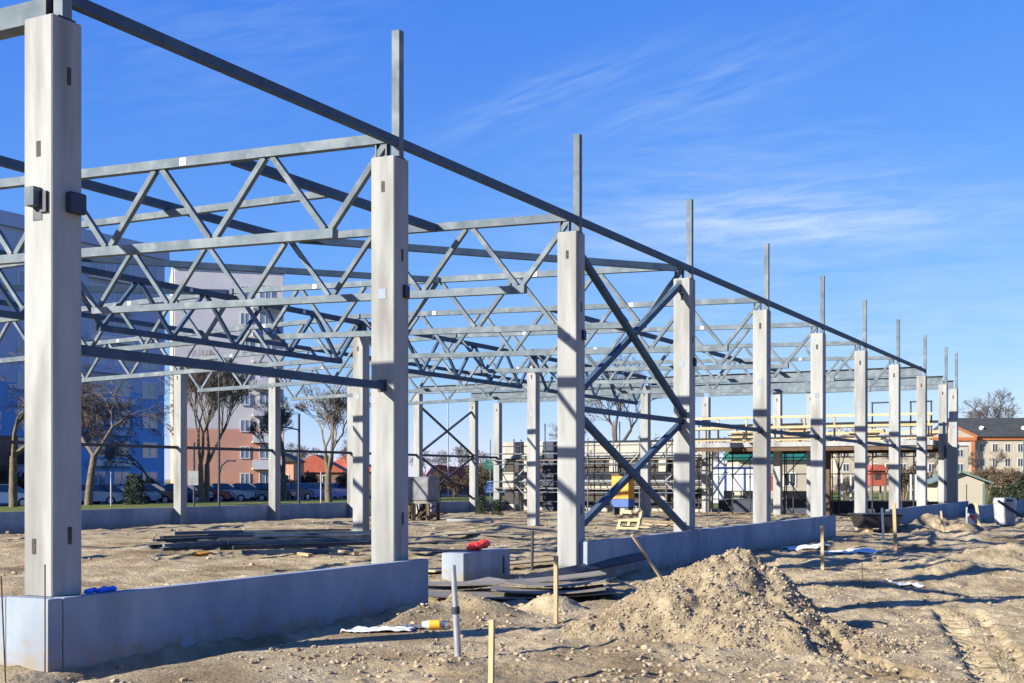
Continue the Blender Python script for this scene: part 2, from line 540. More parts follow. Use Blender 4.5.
def ground_z(x, y):
    x, y = np.asarray(x, float), np.asarray(y, float)
    fade = sstep(-25, -5, x) * (1 - sstep(66, 76, x)) * sstep(-45, -30, y) * (1 - sstep(34.0, 35.2, y))
    z = 0.08 * fbm(x / 3.1, y / 3.1, 3, 3) + 0.06 * fbm(x / 0.95, y / 0.95, 11, 3) + 0.05 * fbm(x / 0.26, y / 0.26, 23, 3, 0.7)
    # ridges left by machines, running mostly across the view to the right
    u = x * 0.35 - y * 0.94
    v = x * 0.94 + y * 0.35
    rid = np.abs(fbm(u / 5.0, v / 0.9, 41, 3))
    outside = 1 - sstep(8.5, 9.4, y)
    z += outside * 0.11 * (0.25 - rid) * sstep(14, 22, x) * 1.6
    inside = sstep(9.6, 11, y)
    z += inside * (0.16 * (0.22 - np.abs(fbm((x - y) / 4.5, (x + y) / 1.3, 57, 3)))) - inside * 0.03
    # hollow along the first wall and a lower foreground
    Zd = x * CT + y * ST
    tr_ = sstep(7.6, 8.7, x) * (1 - sstep(14.2, 15.4, x)) * outside
    z *= 1 - 0.8 * tr_ * sstep(6.6, 7.4, y)
    z += tr_ * (-0.46 * sstep(8.5, 8.8, y) + 0.03 * sstep(6.8, 7.6, y))
    for px, d, h, r in MOUNDS:
        cx, cy = gpt(px, d)
        rr = np.hypot(x - cx, y - cy) / r
        lump = np.clip(1 - rr, 0, None)
        z += h * lump * lump * (3 - 2 * lump) * (1 + 0.8 * fbm(x * 2.3, y * 2.3, 91, 3, 0.5))
    # tyre tracks with cleats
    for tr, w in ((TRACK, 0.30), (TRACK2, 0.22)):
        for (x0, y0), (x1, y1) in zip(tr[:-1], tr[1:]):
            L = math.hypot(x1 - x0, y1 - y0)
            dx, dy = (x1 - x0) / L, (y1 - y0) / L
            t = (x - x0) * dx + (y - y0) * dy
            s = (x - x0) * -dy + (y - y0) * dx
            m = sstep(-0.05, 0.05, t) * (1 - sstep(L - 0.05, L + 0.05, t)) * (1 - sstep(w * 0.92, w * 1.12, np.abs(s)))
            cle = 0.06 * np.clip(2.2 * np.sin((t + np.abs(s) * 0.45) * 2 * math.pi / 0.30), -1, 1)
            z += m * (-0.10 + cle)
    return z * fade - 0.06 * (1 - fade)


def axis(lo, mid0, mid1, hi, step, grow):
    mids = list(np.arange(mid0, mid1 + 1e-6, step))
    out, s, x = [], step, mids[-1]
    while x < hi:
        s *= grow
        x += s
        out.append(x)
    left, s, x = [], step, mids[0]
    while x > lo:
        s *= grow
        x -= s
        left.append(x)
    return np.array(left[::-1] + mids + out)


gx = axis(-3000, 7.0, 25.0, 5000, 0.05, 1.018)
gy = axis(-3000, -3.5, 10.5, 5000, 0.05, 1.022)
GX, GY = np.meshgrid(gx, gy, indexing='ij')
GZ = ground_z(GX, GY)
nx, ny = len(gx), len(gy)
co = np.stack([GX, GY, GZ], -1).reshape(-1, 3)
idx = np.arange(nx * ny).reshape(nx, ny)
q = np.stack([idx[:-1, :-1], idx[1:, :-1], idx[1:, 1:], idx[:-1, 1:]], -1).reshape(-1, 4)


def mesh_np(name, co, quads, material, smooth=True):
    me = bpy.data.meshes.new(name)
    me.vertices.add(len(co))
    me.vertices.foreach_set('co', co.astype(np.float32).ravel())
    me.loops.add(quads.size)
    me.loops.foreach_set('vertex_index', quads.astype(np.int32).ravel())
    me.polygons.add(len(quads))
    me.polygons.foreach_set('loop_start', np.arange(0, quads.size, 4, dtype=np.int32))
    me.polygons.foreach_set('use_smooth', np.full(len(quads), smooth))
    me.materials.append(material)
    me.update(calc_edges=True)
    o = bpy.data.objects.new(name, me)
    COL.objects.link(o)
    return o


tag(mesh_np('ground', co, q, M['soil']), kind='structure')


def gz(x, y):
    return float(ground_z(np.array([x]), np.array([y]))[0])


def sheet(name, x0, x1, y0, y1, z, m):
    o = MB().add([(x0, y0, z), (x1, y0, z), (x1, y1, z), (x0, y1, z)], [(0, 1, 2, 3)]).build(name, m)
    return tag(o, kind='structure')


vg = MB()
for (y0, z0), (y1, z1) in zip(((35.9, 0.0), (37.5, 0.30), (52.5, 0.31)), ((37.5, 0.30), (52.5, 0.31), (63.4, 0.12))):
    vg.add([(-60, y0, z0), (160, y0, z0), (160, y1, z1), (-60, y1, z1)], [(0, 1, 2, 3)])
tag(vg.build('grass_verge', M['grass']), kind='structure')
sheet('road', -60, 160, 63.55, 74.0, -0.02, M['asphalt'])
sheet('pavement', -60, 160, 74.15, 79.0, 0.10, M['paving'])
MBk = MB().box(-60, 160, 63.4, 63.55, -0.06, 0.125)
MBk.box(-60, 160, 74.0, 74.15, -0.06, 0.12)
tag(MBk.build('kerb', M['paving']), kind='structure')
sheet('lawn', 70, 330, -90, 35.5, -0.025, M['grass'])
sheet('meadow', -60, 700, 79.0, 500, -0.02, M['grass'])

# loose clods on the ground: nobody could count them
rc = random.Random(3)
cb = MB()
spots = []
while len(spots) < 14000:
    x, y = rc.uniform(6, 42), rc.uniform(-9, 9.2)
    Zd = x * CT + y * ST
    if Zd < 10.2 or rc.random() > (11.0 / Zd) ** 2.2 or abs(x * ST - y * CT) > 0.46 * Zd:
        continue
    spots.append((x, y, 0.006 + 0.030 * rc.random() ** 4.0))
for k in range(2200):
    spots.append((rc.uniform(11, 62), rc.uniform(9.9, 34), 0.015 + 0.06 * rc.random() ** 4))
sx_, sy_ = np.array([q_[0] for q_ in spots]), np.array([q_[1] for q_ in spots])
dens = fbm(sx_ / 1.3, sy_ / 1.3, 131, 3)
for (x, y, r), z, dn in zip(spots, ground_z(sx_, sy_), dens):
    if dn < rc.uniform(-0.45, 0.3):
        continue
    cb.blob((x, y, z + r * 0.25), r, rc, 0.7, 0.3)
tag(cb.build('soil_clods', M['clod']), 'crumbly clods of dry soil scattered over the trodden ground', 'soil clods', kind='stuff')

# ---------------------------------------------------------------- the gravel pile and other heaps
PILE = [(2.70, 14.9, 0.97, 1.12), (2.3, 14.75, 0.84, 1.2), (1.8, 14.5, 0.62, 1.2), (2.75, 14.0, 0.46, 1.3), (3.35, 13.85, 0.2, 1.2), (1.35, 14.2, 0.28, 0.9)]


def heap(name, cones, seed, size, res, label, cat, clods=0, rough=1.0, rep=0.05):
    cx = sum(c[0] for c in cones) / len(cones)
    cy = sum(c[1] for c in cones) / len(cones)
    ctr = Vector((cy * CT + cx * ST, cy * ST - cx * CT))
    n = int(2 * size / res)
    xs = np.linspace(-size, size, n)
    HX, HY = np.meshgrid(ctr.x + xs, ctr.y + xs, indexing='ij')
    warp = 0.16 * rough
    WX = HX + warp * fbm(HX * 2.2, HY * 2.2, seed, 3)
    WY = HY + warp * fbm(HX * 2.2 + 9, HY * 2.2 + 4, seed + 5, 3)
    h = np.zeros_like(HX)
    for X, Zd, H, r in cones:
        px_, py_ = Zd * CT + X * ST, Zd * ST - X * CT
        d = np.hypot(WX - px_, WY - py_) / r
        c = H * np.clip(1.05 - d, 0, 1) - 0.10 * H * np.exp(-(d / 0.22) ** 2)
        h = np.maximum(h, c) + 0.25 * np.minimum(h, c) * 0.5
    edge = sstep(0.0, 0.15, h)
    h += edge * rough * (0.10 * fbm(HX * 2.6, HY * 2.6, seed + 9, 3) + 0.075 * fbm(HX * 8, HY * 8, seed + 20, 3, 0.65) + 0.04 * np.abs(fbm(HX * 19, HY * 19, seed + 33, 2)))
    z = ground_z(HX, HY) - 0.05 + h
    co = np.stack([HX - ctr.x, HY - ctr.y, z], -1).reshape(-1, 3)
    ii = np.arange(n * n).reshape(n, n)
    qd = np.stack([ii[:-1, :-1], ii[1:, :-1], ii[1:, 1:], ii[:-1, 1:]], -1).reshape(-1, 4)
    keep = (h.reshape(-1)[qd] > 0.02).any(1)
    qd = qd[keep]
    used = np.unique(qd)
    remap = np.zeros(n * n, int)
    remap[used] = np.arange(len(used))
    o = mesh_np(name, co[used], remap[qd], M['pile_soil'])
    o.location = (ctr.x, ctr.y, 0)
    tag(o, label, cat)
    if clods:
        rr = random.Random(seed)
        m = MB()
        k = 0
        while k < clods:
            i, j = rr.randrange(n), rr.randrange(n)
            if h[i, j] < 0.03:
                continue
            r = 0.006 + 0.018 * rr.random() ** 3.0
            m.blob((HX[i, j] - ctr.x, HY[i, j] - ctr.y, z[i, j] + r * 0.2), r, rr, 0.8, 0.3)
            k += 1
        c = m.build('clods', M['clod'], o)
        c['kind'] = 'stuff'
    return o


heap('gravel_pile', PILE, 61, 2.9, 0.024, 'large pointed heap of gravelly soil in the foreground, right of the leaning stake', 'soil heap', 9000, 0.7)
heap('dirt_mound', [(14.9, 45.2, 0.66, 1.2), (15.7, 44.0, 0.36, 1.0), (13.6, 43.2, 0.36, 1.2)], 71, 3.6, 0.06, 'low lumpy heap of soil in front of the far plinth wall on the right', 'soil heap', 260, 0.8)
heap('dirt_mound', [(20.2, 47.0, 0.7, 1.6), (21.8, 46.0, 0.8, 1.5)], 77, 3.2, 0.06, 'soil heap with rubble at the right edge beside the pale bin', 'soil heap', 200, 0.8)

# ---------------------------------------------------------------- concrete columns
A0, BAY = 8.73, 6.0
BF, BM, BB = 9.52, 22.3, 35.1
W = 0.38
TOPZ = 6.26
FRONT = [A0 + BAY * i for i in range(9)] + [A0 + BAY * 8.95, A0 + BAY * 9.48]


def column_parts(root, z0, top, front, seed):
    h = W / 2
    s = MB()
    s.cbox(-h, h, -h, h, z0, top, 0.012)
    s.build('shaft', M['concrete'], root)

    def slot(face, off, z, w=0.055, hh=0.15):
        m = MB()
        if face == 'a':
            m.box(-h - 0.004, -h + 0.01, off - w / 2, off + w / 2, z - hh / 2, z + hh / 2)
        else:
            m.box(off - w / 2, off + w / 2, -h - 0.004, -h + 0.01, z - hh / 2, z + hh / 2)
        m.build('cast_in_slot', M['slot_dark'], root)
    slot('a', -0.01, top - 0.42 if seed else top - 1.28)
    if seed == 0:
        slot('a', 0.05, 1.15)
    if front:
        slot('b', 0.02, top - (0.55 if seed == 0 else 1.35), 0.05, 0.17)
        slot('b', 0.03, 1.25, 0.05, 0.17)
    m = MB().box(-h - 0.006, -h + 0.01, -0.06, 0.06, 4.36 - 0.07, 4.36 + 0.07)
    m.build('fixing_plate', M['plinth_concrete'] if seed else M['dark_steel'], root)


for i, a in enumerate(FRONT):
    ctr = (a + W / 2, BF + W / 2, 0)
    if i == 0:
        lab = 'nearest and largest pale concrete column, standing on the plinth corner at the left edge'
    elif i == 1:
        lab = 'second concrete column of the front row, behind the end of the nearest plinth wall'
    elif i == 2:
        lab = 'third concrete column of the front row, its bare foot beside the gap in the plinth'
    elif i == 10:
        lab = 'last concrete column of the front row, nearest the cream school building'
    else:
        lab = ORD[i] + ' concrete column of the front row counted from the camera'
    t = thing('concrete_column', ctr, lab, 'column', 'concrete columns of the front row')
    column_parts(t, 0.665 if i == 0 else -0.4, TOPZ, True, i)
    h = W / 2
    if i == 0:
        MB().box(-h - 0.10, -h - 0.002, -0.05, 0.07, 4.42, 4.60).build('wall_bracket', M['steel'], t)
        MB().box(-h - 0.03, -h - 0.001, -0.14, -0.055, 4.36, 4.56).build('bracket_plate', M['dark_steel'], t)
        MB().cbox(-0.03, 0.17, -h - 0.09, -h - 0.001, 4.38, 4.58, 0.012).build('anchor_box', M['dark_navy'], t)
    if i in (1, 2, 3):
        MB().cbox(0.03, 0.15, -h - 0.05, -h - 0.001, 4.32, 4.50, 0.01).build('anchor_box', M['dark_navy'], t)

MIDS = [2, 4, 6, 8, 9.48]
for k, i in enumerate(MIDS):
    a = A0 + BAY * i
    t = thing('concrete_column', (a + W / 2, BM + W / 2, 0), ORD[k] + ' concrete column of the middle row, under the long lattice girder' if k < 4 else 'last concrete column of the middle row, at the corner of the raised deck', 'column', 'concrete columns of the middle row')
    column_parts(t, -0.4, TOPZ if k < 4 else 6.22, False, 3 + k)
BACKI = [4, 5, 6, 7, 8, 9, 9.48]
for k, i in enumerate(BACKI):
    a = A0 + BAY * i
    t = thing('concrete_column', (a + W / 2, BB + W / 2, 0), ORD[k] + ' concrete column of the far back row, in front of the street', 'column', 'concrete columns of the back row')
    column_parts(t, -0.4, TOPZ, False, 5 + k)
for k, (a, b, top) in enumerate(((62.9, 17.6, 6.2), (62.9, 15.9, 6.2))):
    t = thing('concrete_column', (a + W / 2, b + W / 2, 0), ('slim concrete column carrying the deck between the fifth and sixth front columns', 'concrete column half hidden behind the sixth front column, under the deck')[k], 'column', 'concrete columns under the deck')
    column_parts(t, -0.4, top, False, 11 + k)

# ---------------------------------------------------------------- plinth walls
WALLS = [
    (8.725, 15.38, BF - 0.16, BF - 0.01, 'long precast plinth panel from the nearest column to the open gap', 0.67),
    (20.86, 26.92, BF - 0.16, BF - 0.01, 'plinth panel between the third and fourth front columns, behind the leaning stake', 0.67),
    (26.935, 32.92, BF - 0.16, BF - 0.01, 'plinth panel between the fourth and fifth front columns, behind the soil heap', 0.67),
    (32.935, 39.72, BF - 0.16, BF - 0.01, 'plinth panel ending just past the sixth front column', 0.67),
    (48.1, 56.9, BF - 0.16, BF - 0.01, 'plinth panel below the eighth and ninth front columns', 0.67),
    (56.915, 68.4, BF - 0.16, BF - 0.01, 'farthest front plinth panel, reaching past the last column', 0.67),
]
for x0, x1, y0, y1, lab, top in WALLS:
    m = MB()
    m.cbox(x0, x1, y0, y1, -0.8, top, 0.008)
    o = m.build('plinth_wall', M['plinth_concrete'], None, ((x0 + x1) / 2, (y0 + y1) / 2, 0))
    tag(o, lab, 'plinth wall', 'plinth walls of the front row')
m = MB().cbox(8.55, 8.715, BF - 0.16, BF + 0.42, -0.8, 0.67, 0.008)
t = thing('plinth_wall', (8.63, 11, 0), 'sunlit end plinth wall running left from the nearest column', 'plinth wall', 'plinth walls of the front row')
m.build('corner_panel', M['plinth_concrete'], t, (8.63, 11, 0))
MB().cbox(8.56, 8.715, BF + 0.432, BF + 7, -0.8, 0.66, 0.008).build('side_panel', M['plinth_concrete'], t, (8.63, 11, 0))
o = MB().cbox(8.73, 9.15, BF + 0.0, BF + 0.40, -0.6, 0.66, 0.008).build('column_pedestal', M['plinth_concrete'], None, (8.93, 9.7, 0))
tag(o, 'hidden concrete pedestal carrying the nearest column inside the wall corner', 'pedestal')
for k, (x0, x1, lab) in enumerate(((14.0, 32.6, 'shaded back plinth panel left of the first visible back row column'), (32.615, 38.6, 'shaded back plinth panel with a red hose hanging over it'), (38.615, 44.6, 'shaded back plinth panel between the slim back columns behind the steel tubes'), (44.615, 51.0, 'shaded back plinth panel ending behind the middle column'), (58.6, 68.5, 'short back plinth panel below the braced back bay'))):
    o = MB().cbox(x0, x1, BB + 0.39, BB + 0.55, -0.8, 0.67 if k < 4 else 0.55, 0.008).build('plinth_wall', M['plinth_concrete'], None, ((x0 + x1) / 2, BB + 0.47, 0))
    tag(o, lab, 'plinth wall', 'plinth walls of the back row')
o = MB().cbox(53.3, 84, 7.25, 7.4, -0.8, 0.67, 0.01).build('plinth_wall', M['plinth_concrete'], None, (70, 7.3, 0))
tag(o, 'shaded low wall at the right edge behind the pale bin', 'plinth wall')
o = MB().cbox(67.0, 67.15, 9.6, 22.2, -0.5, 0.66, 0.01).build('plinth_wall', M['dark_navy'], None, (67, 15, 0))  # low wall in one even dark navy
tag(o, 'dark navy low wall across the far end under the deck', 'plinth wall')

# ---------------------------------------------------------------- posts, eaves beams, rails
for i, a in enumerate(FRONT):
    c = (a + W / 2, BF + 0.061, TOPZ)
    t = thing('steel_post', c, ('cropped steel post on top of the nearest column' if i == 0 else 'upright steel post standing on the ' + ORD[i] + ' front column'), 'steel post', 'upright steel posts above the eaves')
    s = 0.12 / 2
    MB().box(-s, s, -s, s, 0.012, 1.76).build('tube', M['steel'], t)
    MB().box(-0.11, 0.11, -0.0605, 0.14, 0.001, 0.012).build('base_plate', M['dark_steel'], t)
    MB().box(-s - 0.002, s + 0.002, -s - 0.002, s + 0.002, 1.76, 1.766).build('end_cap', M['steel'], t)
for i in range(8):
    x0, x1 = FRONT[i] + W / 2 + 0.063, FRONT[i + 1] + W / 2 - 0.063
    o = MB().box(x0, x1, BF + 0.004, BF + 0.106, 6.42, 6.535).build('eaves_beam', M['blue_steel'], None, ((x0 + x1) / 2, BF + 0.08, 6.5))
    tag(o, 'blue grey eaves beam between the ' + ORD[i] + ' and ' + ORD[i + 1] + ' front posts', 'beam', 'eaves beams along the front row')
for i in (0, 2, 3, 4, 5, 6, 7):
    x0, x1 = FRONT[i] + W + 0.012, FRONT[i + 1] - 0.012
    y = BF + W / 2
    t = thing('wall_rail', ((x0 + x1) / 2, y, 3.09), 'dark blue wall rail between the ' + ORD[i] + ' and ' + ORD[i + 1] + ' front columns', 'wall rail', 'wall rails of the front row')
    org = t.location
    MB().box(x0, x1, y - 0.045, y + 0.045, 3.04, 3.14).build('tube', M['blue_steel'], t, org)
    for x in (x0, x1):
        MB().box(x - 0.009, x + 0.009, y - 0.07, y + 0.07, 3.01, 3.17).build('end_plate', M['dark_steel'], t, org)
for k in range(len(BACKI) - 1):
    x0, x1 = A0 + BAY * BACKI[k] + W + 0.003, A0 + BAY * BACKI[k + 1] - 0.003
    y = BB + W / 2
    o = MB().box(x0, x1, y - 0.05, y + 0.05, 3.0, 3.12).build('wall_rail', M['dark_steel'], None, ((x0 + x1) / 2, y, 3.06))
    tag(o, 'thin dark wall rail between the ' + ORD[k] + ' and ' + ORD[k + 1] + ' back row columns', 'wall rail', 'wall rails of the back row')
o = MB().box(14, A0 + BAY * 4 - 0.003, BB + 0.14, BB + 0.24, 3.0, 3.12).build('wall_rail', M['dark_steel'], None, (24, BB, 3.06))
tag(o, 'long dark wall rail at the far left, left of the first back row column', 'wall rail', 'wall rails of the back row')

# ---------------------------------------------------------------- roof trusses
SL = 0.025
ZT0 = 6.55


def lattice(name, P, length, zt0, slope, depth, panels, label, group, end0=True, end1=True, legs=0.0, wchord=0.14, wdiag=0.085, mchord='steel'):
    """lattice beam from point P along a direction; P = function(s, z) -> site point"""
    base = P(0, zt0)
    t = thing(name, base, label, 'truss' if name == 'roof_truss' else 'girder', group)
    org = t.location
    zt = lambda s: zt0 + slope * s
    zb = lambda s: zt0 + slope * s - depth
    m = MB().bar(P(0, zt(0)), P(length, zt(length)), wchord, wchord)
    m.build('top_chord', M[mchord], t, org)
    e = length / (2 * panels)
    bots = [e * (2 * k + 1) for k in range(panels)]
    m = MB().bar(P(bots[0] - 0.12, zb(bots[0])), P(bots[-1] + 0.12, zb(bots[-1])), wchord, wchord)
    m.build('bottom_chord', M[mchord], t, org)
    cut = wchord / 2 + 0.004
    for k, s in enumerate(bots):
        for sg in (-1, 1):
            st = s + sg * e * 0.93
            b0, b1 = s + sg * 0.05, st
            dz = depth - 2 * cut
            MB().bar(P(b0, zb(s) + cut), P(b1, zt(st) - cut), wdiag, wdiag).build('diagonal', M[mchord], t, org)
    if legs:
        for s in (0.05, 0.22):
            MB().box(*sum(([P(s, 0).x - 0.05, P(s, 0).x + 0.05], [P(s, 0).y - 0.012, P(s, 0).y + 0.012], [legs, zt(s) - wchord / 2 - 0.002]), [])).build('bearing_leg', M['dark_steel'], t, org)
    # white paint marks at a few nodes, made as thin plates
    for s in (bots[1], bots[-2]) if panels > 3 else ():
        p = P(s, zb(s))
        s += 0.5 * e
        p = P(s, zt(s))
        q0, q1 = P(s - 0.06, zt(s)), P(s + 0.06, zt(s - 0.06))
        off = Vector((-0.073, 0, 0)) if name == 'roof_truss' else Vector((0, -0.073, 0))
        MB().bar(q0 + off, q1 + off, 0.006 if True else 0, 0.11).build('paint_mark', M['zinc'], t, org)
    return t


YF = BF + 0.175
YMID = BM + W / 2
for i in range(1, 8):
    ac = FRONT[i] + W / 2
    L = YMID - 0.03 - YF
    lattice('roof_truss', (lambda s, z, ac=ac: Vector((ac, YF + s, z))), L, ZT0, SL, 1.27, 6,
            'grey roof truss running from the ' + ORD[i] + ' front column back to the middle row', 'roof trusses of the front half', legs=TOPZ + 0.002)
    Lb = BB + 0.2 - YMID - 0.03
    lattice('roof_truss', (lambda s, z, ac=ac: Vector((ac, YMID + 0.03 + s, z))), Lb, ZT0 + SL * L, -SL, 1.27, 6,
            'distant roof truss of the back half, in line with the ' + ORD[i] + ' front column', 'roof trusses of the back half')
# long girder down the middle row
for k, (i0, i1) in enumerate(((0, 2), (2, 4), (4, 6), (6, 8))):
    x0, x1 = A0 + BAY * i0 + W / 2 + 0.02, A0 + BAY * i1 + W / 2 - 0.02
    lattice('lattice_girder', (lambda s, z, x0=x0: Vector((x0 + s, YMID, z))), x1 - x0, 6.665, 0.0, 1.29, 5,
            'dark lattice girder on the middle row, ' + ORD[k] + ' span from the camera', 'lattice girders of the middle row', mchord='blue_steel')
    if k < 3:
        x = A0 + BAY * i1 + W / 2
        o = MB().box(x - 0.14, x + 0.14, YMID - 0.12, YMID + 0.12, TOPZ + 0.002, 6.592).build('bearing_block', M['dark_steel'], None, (x, YMID, TOPZ))
        tag(o, 'dark bearing block on the ' + ORD[k + 1] + ' middle row column', 'bearing block', 'bearing blocks of the middle row')
# ties between the trusses
TIES = [(16.2, i, 0.04) for i in (0, 1)] + [(12.55, 1, -0.02)] + [(15.95, i, 0.0) for i in (4, 5, 6, 7)] + [(28.9, i, 0.0) for i in range(8)]
for b, i, up in TIES:
    zt = up + (ZT0 + SL * (b - YF) if b < YMID else ZT0 + SL * (YMID - YF) - SL * (b - YMID))
    x0, x1 = FRONT[i] + W / 2 + 0.075, FRONT[i + 1] + W / 2 - 0.075
    o = MB().box(x0, x1, b - 0.06, b + 0.06, zt - 0.075, zt + 0.065).build('roof_tie', M['blue_steel'], None, ((x0 + x1) / 2, b, zt))
    lab = 'back half' if b > YMID else 'eaves side' if b < 13 else 'front half'
    tag(o, 'dark roof tie of the ' + lab + ', in the ' + ORD[i] + ' bay from the camera', 'roof tie', 'roof ties between the trusses')
o = MB().box(17.45, 17.57, 12.62, 18.9, 6.54, 6.655).build('trimmer_beam', M['steel'], None, (17.5, 15.7, 6.6))
tag(o, 'short trimmer beam between the first and second trusses behind the second column', 'beam')
# roof bracing in the third bay
for k, (p0, p1) in enumerate((((26.75, 9.85, 6.50), (20.98, 15.85, 6.69)), ((26.85, 16.05, 6.69), (20.98, 22.3, 6.84)), ((26.85, 22.7, 6.84), (20.98, 28.8, 6.68)))):
    o = MB().bar(p0, p1, 0.12, 0.14).build('roof_brace', M['blue_steel'], None, p0)
    tag(o, ('slanting roof brace from the fourth front column head to the first tie', 'slanting roof brace from the first tie to the middle girder', 'slanting roof brace from the middle girder into the back half')[k], 'roof brace', 'slanting roof braces')
# X bracing of the third bay, two tiers
yb = BF + W / 2
for k, (za, zb_, lab) in enumerate(((5.93, 3.22, 'thick dark brace falling from the third column head, upper tier'), (3.28, 6.08, 'blue brace rising to the fourth column head, upper tier'), (2.96, 0.72, 'dark brace falling to the foot of the fourth column, lower tier'), (0.80, 3.00, 'blue brace rising to the rail at the fourth column, lower tier'))):
    x0, x1 = FRONT[2] + W + 0.005, FRONT[3] - 0.005
    dy = -0.062 if k % 2 == 0 else 0.062
    t = thing('wall_brace', (x0, yb, za), lab, 'wall brace', 'crossed wall braces')
    org = t.location
    MB().bar((x0, yb + dy, za), (x1, yb + dy, zb_), 0.11, 0.12).build('tube', M['blue_steel'], t, org)
    for x, z in ((x0, za), (x1, zb_)):
        MB().box(x - 0.004, x + 0.004, yb + dy - 0.055, yb + dy + 0.055, z - 0.13, z + 0.13).build('gusset_plate', M['dark_steel'], t, org)
# X bracing of the back row
xb0, xb1 = A0 + BAY * 8 + W + 0.01, A0 + BAY * 9 - 0.01
for k, (za, zb_, lab) in enumerate(((5.6, 3.15, 'thin brace falling right in the upper back wall bay'), (3.15, 5.6, 'thin brace rising right in the upper back wall bay'), (2.95, 0.7, 'thin brace falling right in the lower back wall bay'), (0.7, 2.95, 'thin brace rising right in the lower back wall bay'))):
    dy = -0.05 if k % 2 == 0 else 0.05
    o = MB().bar((xb0, BB + W / 2 + dy, za), (xb1, BB + W / 2 + dy, zb_), 0.09, 0.10).build('wall_brace', M['dark_steel'], None, (xb0, BB, za))
    tag(o, lab, 'wall brace', 'crossed wall braces of the back row')
# gable beam at the near end and deep beams at the far end
t = thing('gable_beam', (A0 + W / 2, 12, 6.26), 'thick steel gable beam at the top left corner, ending on the nearest column', 'beam')
MB().box(A0 + 0.09, A0 + 0.29, BF + 0.20, 22.3, 6.25, 6.47).build('tube', M['steel'], t, t.location)
MB().box(A0 + 0.08, A0 + 0.30, BF + 0.17, BF + 0.20, 6.245, 6.60).build('end_plate', M['dark_steel'], t, t.location)


def ibeam(x, y0, y1, z0, z1, name, lab, group):
    t = thing(name, (x, (y0 + y1) / 2, z0), lab, 'beam', group)
    org = t.location
    MB().box(x - 0.006, x + 0.006, y0, y1, z0 + 0.024, z1 - 0.024).build('web', M['steel'], t, org)
    MB().box(x - 0.11, x + 0.11, y0, y1, z0, z0 + 0.022).build('bottom_flange', M['steel'], t, org)
    MB().box(x - 0.11, x + 0.11, y0, y1, z1 - 0.022, z1).build('top_flange', M['steel'], t, org)
    return t


for k, i in enumerate((8, 9, 10)):
    x = FRONT[i] + W / 2
    ibeam(x, BF + 0.2, YMID - 0.14, 6.27, 6.68, 'deep_beam', 'deep grey beam reaching back from the ' + ORD[i] + ' front column', 'deep beams of the far end')
    ibeam(x, YMID + 0.14, BB + 0.2, 6.27, 6.68, 'deep_beam', 'deep grey beam across the back half in line with the ' + ORD[i] + ' front column', 'deep beams of the far end')

# ---------------------------------------------------------------- raised deck at the far end
t = thing('deck_slab', (65.5, 16, 3.4), 'pale concrete deck slab carried at first floor level across the far end', 'deck')
org = t.location
MB().cbox(61.45, 69.5, BF + 0.45, 22.25, 3.38, 3.62, 0.015).build('slab', M['concrete'], t, org)
MB().box(61.52, 61.64, BF + 0.5, 22.2, 3.18, 3.377).build('formwork_beam', M['brown_timber'], t, org)
MB().box(68.9, 69.02, BF + 0.5, 22.2, 3.18, 3.377).build('formwork_beam', M['brown_timber'], t, org)
t = thing('timber_guardrail', (62.5, 16, 3.62), 'yellow timber guardrail of posts and boards along the edge of the deck', 'guardrail')
org = t.location
for k in range(9):
    b = 10.2 + k * 1.46
    MB().box(61.55, 61.63, b - 0.04, b + 0.04, 3.622, 4.92).build('post', M['plank'], t, org)
for z, hgt in ((4.80, 0.11), (4.25, 0.16), (3.70, 0.16)):
    MB().box(61.50, 61.548, 10.0, 22.1, z, z + hgt).build('board', M['plank'], t, org)
t = thing('timber_guardrail', (68.9, 16, 3.62), 'far timber guardrail along the back edge of the deck', 'guardrail')
for k in range(7):
    b = 10.4 + k * 1.9
    MB().box(69.0, 69.08, b - 0.04, b + 0.04, 3.622, 4.85).build('post', M['plank'], t, t.location)
for z in (4.72, 4.2):
    MB().box(68.95, 68.998, 10.0, 22.1, z, z + 0.14).build('board', M['plank'], t, t.location)
for k, b in enumerate((11.3, 13.2)):
    t = thing('access_frame', (66, b, 3.62), ('dark steel access frame standing on the deck behind the seventh front column', 'dark steel access frame standing on the deck behind the eighth front column')[k], 'frame', 'access frames on the deck')
    for y in (b - 0.5, b + 0.5):
        MB().tube((66, y, 3.622), (66, y, 5.65), 0.04).build('upright', M['dark_steel'], t, t.location)
    MB().tube((66, b - 0.55, 5.69), (66, b + 0.55, 5.69), 0.04).build('crossbar', M['dark_steel'], t, t.location)
o = MB().box(62.3, 65.5, BF - 0.02, BF + 0.10, 0.671, 3.36).build('shade_panel', M['dark_navy'], None, (65, BF, 0.67))  # navy panel, the shade under the deck is put into its colour
tag(o, 'dark panel painted as the shade between the last front columns below the deck', 'cladding')
props = [(63.4 + (k % 2) * 2.3, 11.2 + k * 0.98) for k in range(11)]
pr0 = None
for k, (x, y) in enumerate(props):
    if pr0 is None:
        pr0 = thing('steel_prop', (x, y, 0), 'slender dark adjustable steel prop under the deck slab', 'prop', 'steel props under the deck')
        MB().tube((0, 0, 0.02), (0, 0, 1.9), 0.032).build('outer_tube', M['dark_steel'], pr0)
        MB().tube((0, 0, 1.9), (0, 0, 3.37), 0.024).build('inner_tube', M['dark_steel'], pr0)
        MB().tube((0, 0, 1.86), (0, 0, 1.96), 0.05).build('collar', M['dark_steel'], pr0)
        MB().box(-0.09, 0.09, -0.09, 0.09, 0.0, 0.012).build('foot_plate', M['dark_steel'], pr0)
    else:
        c = copy_tree(pr0)
        c.location = (x, y, 0)

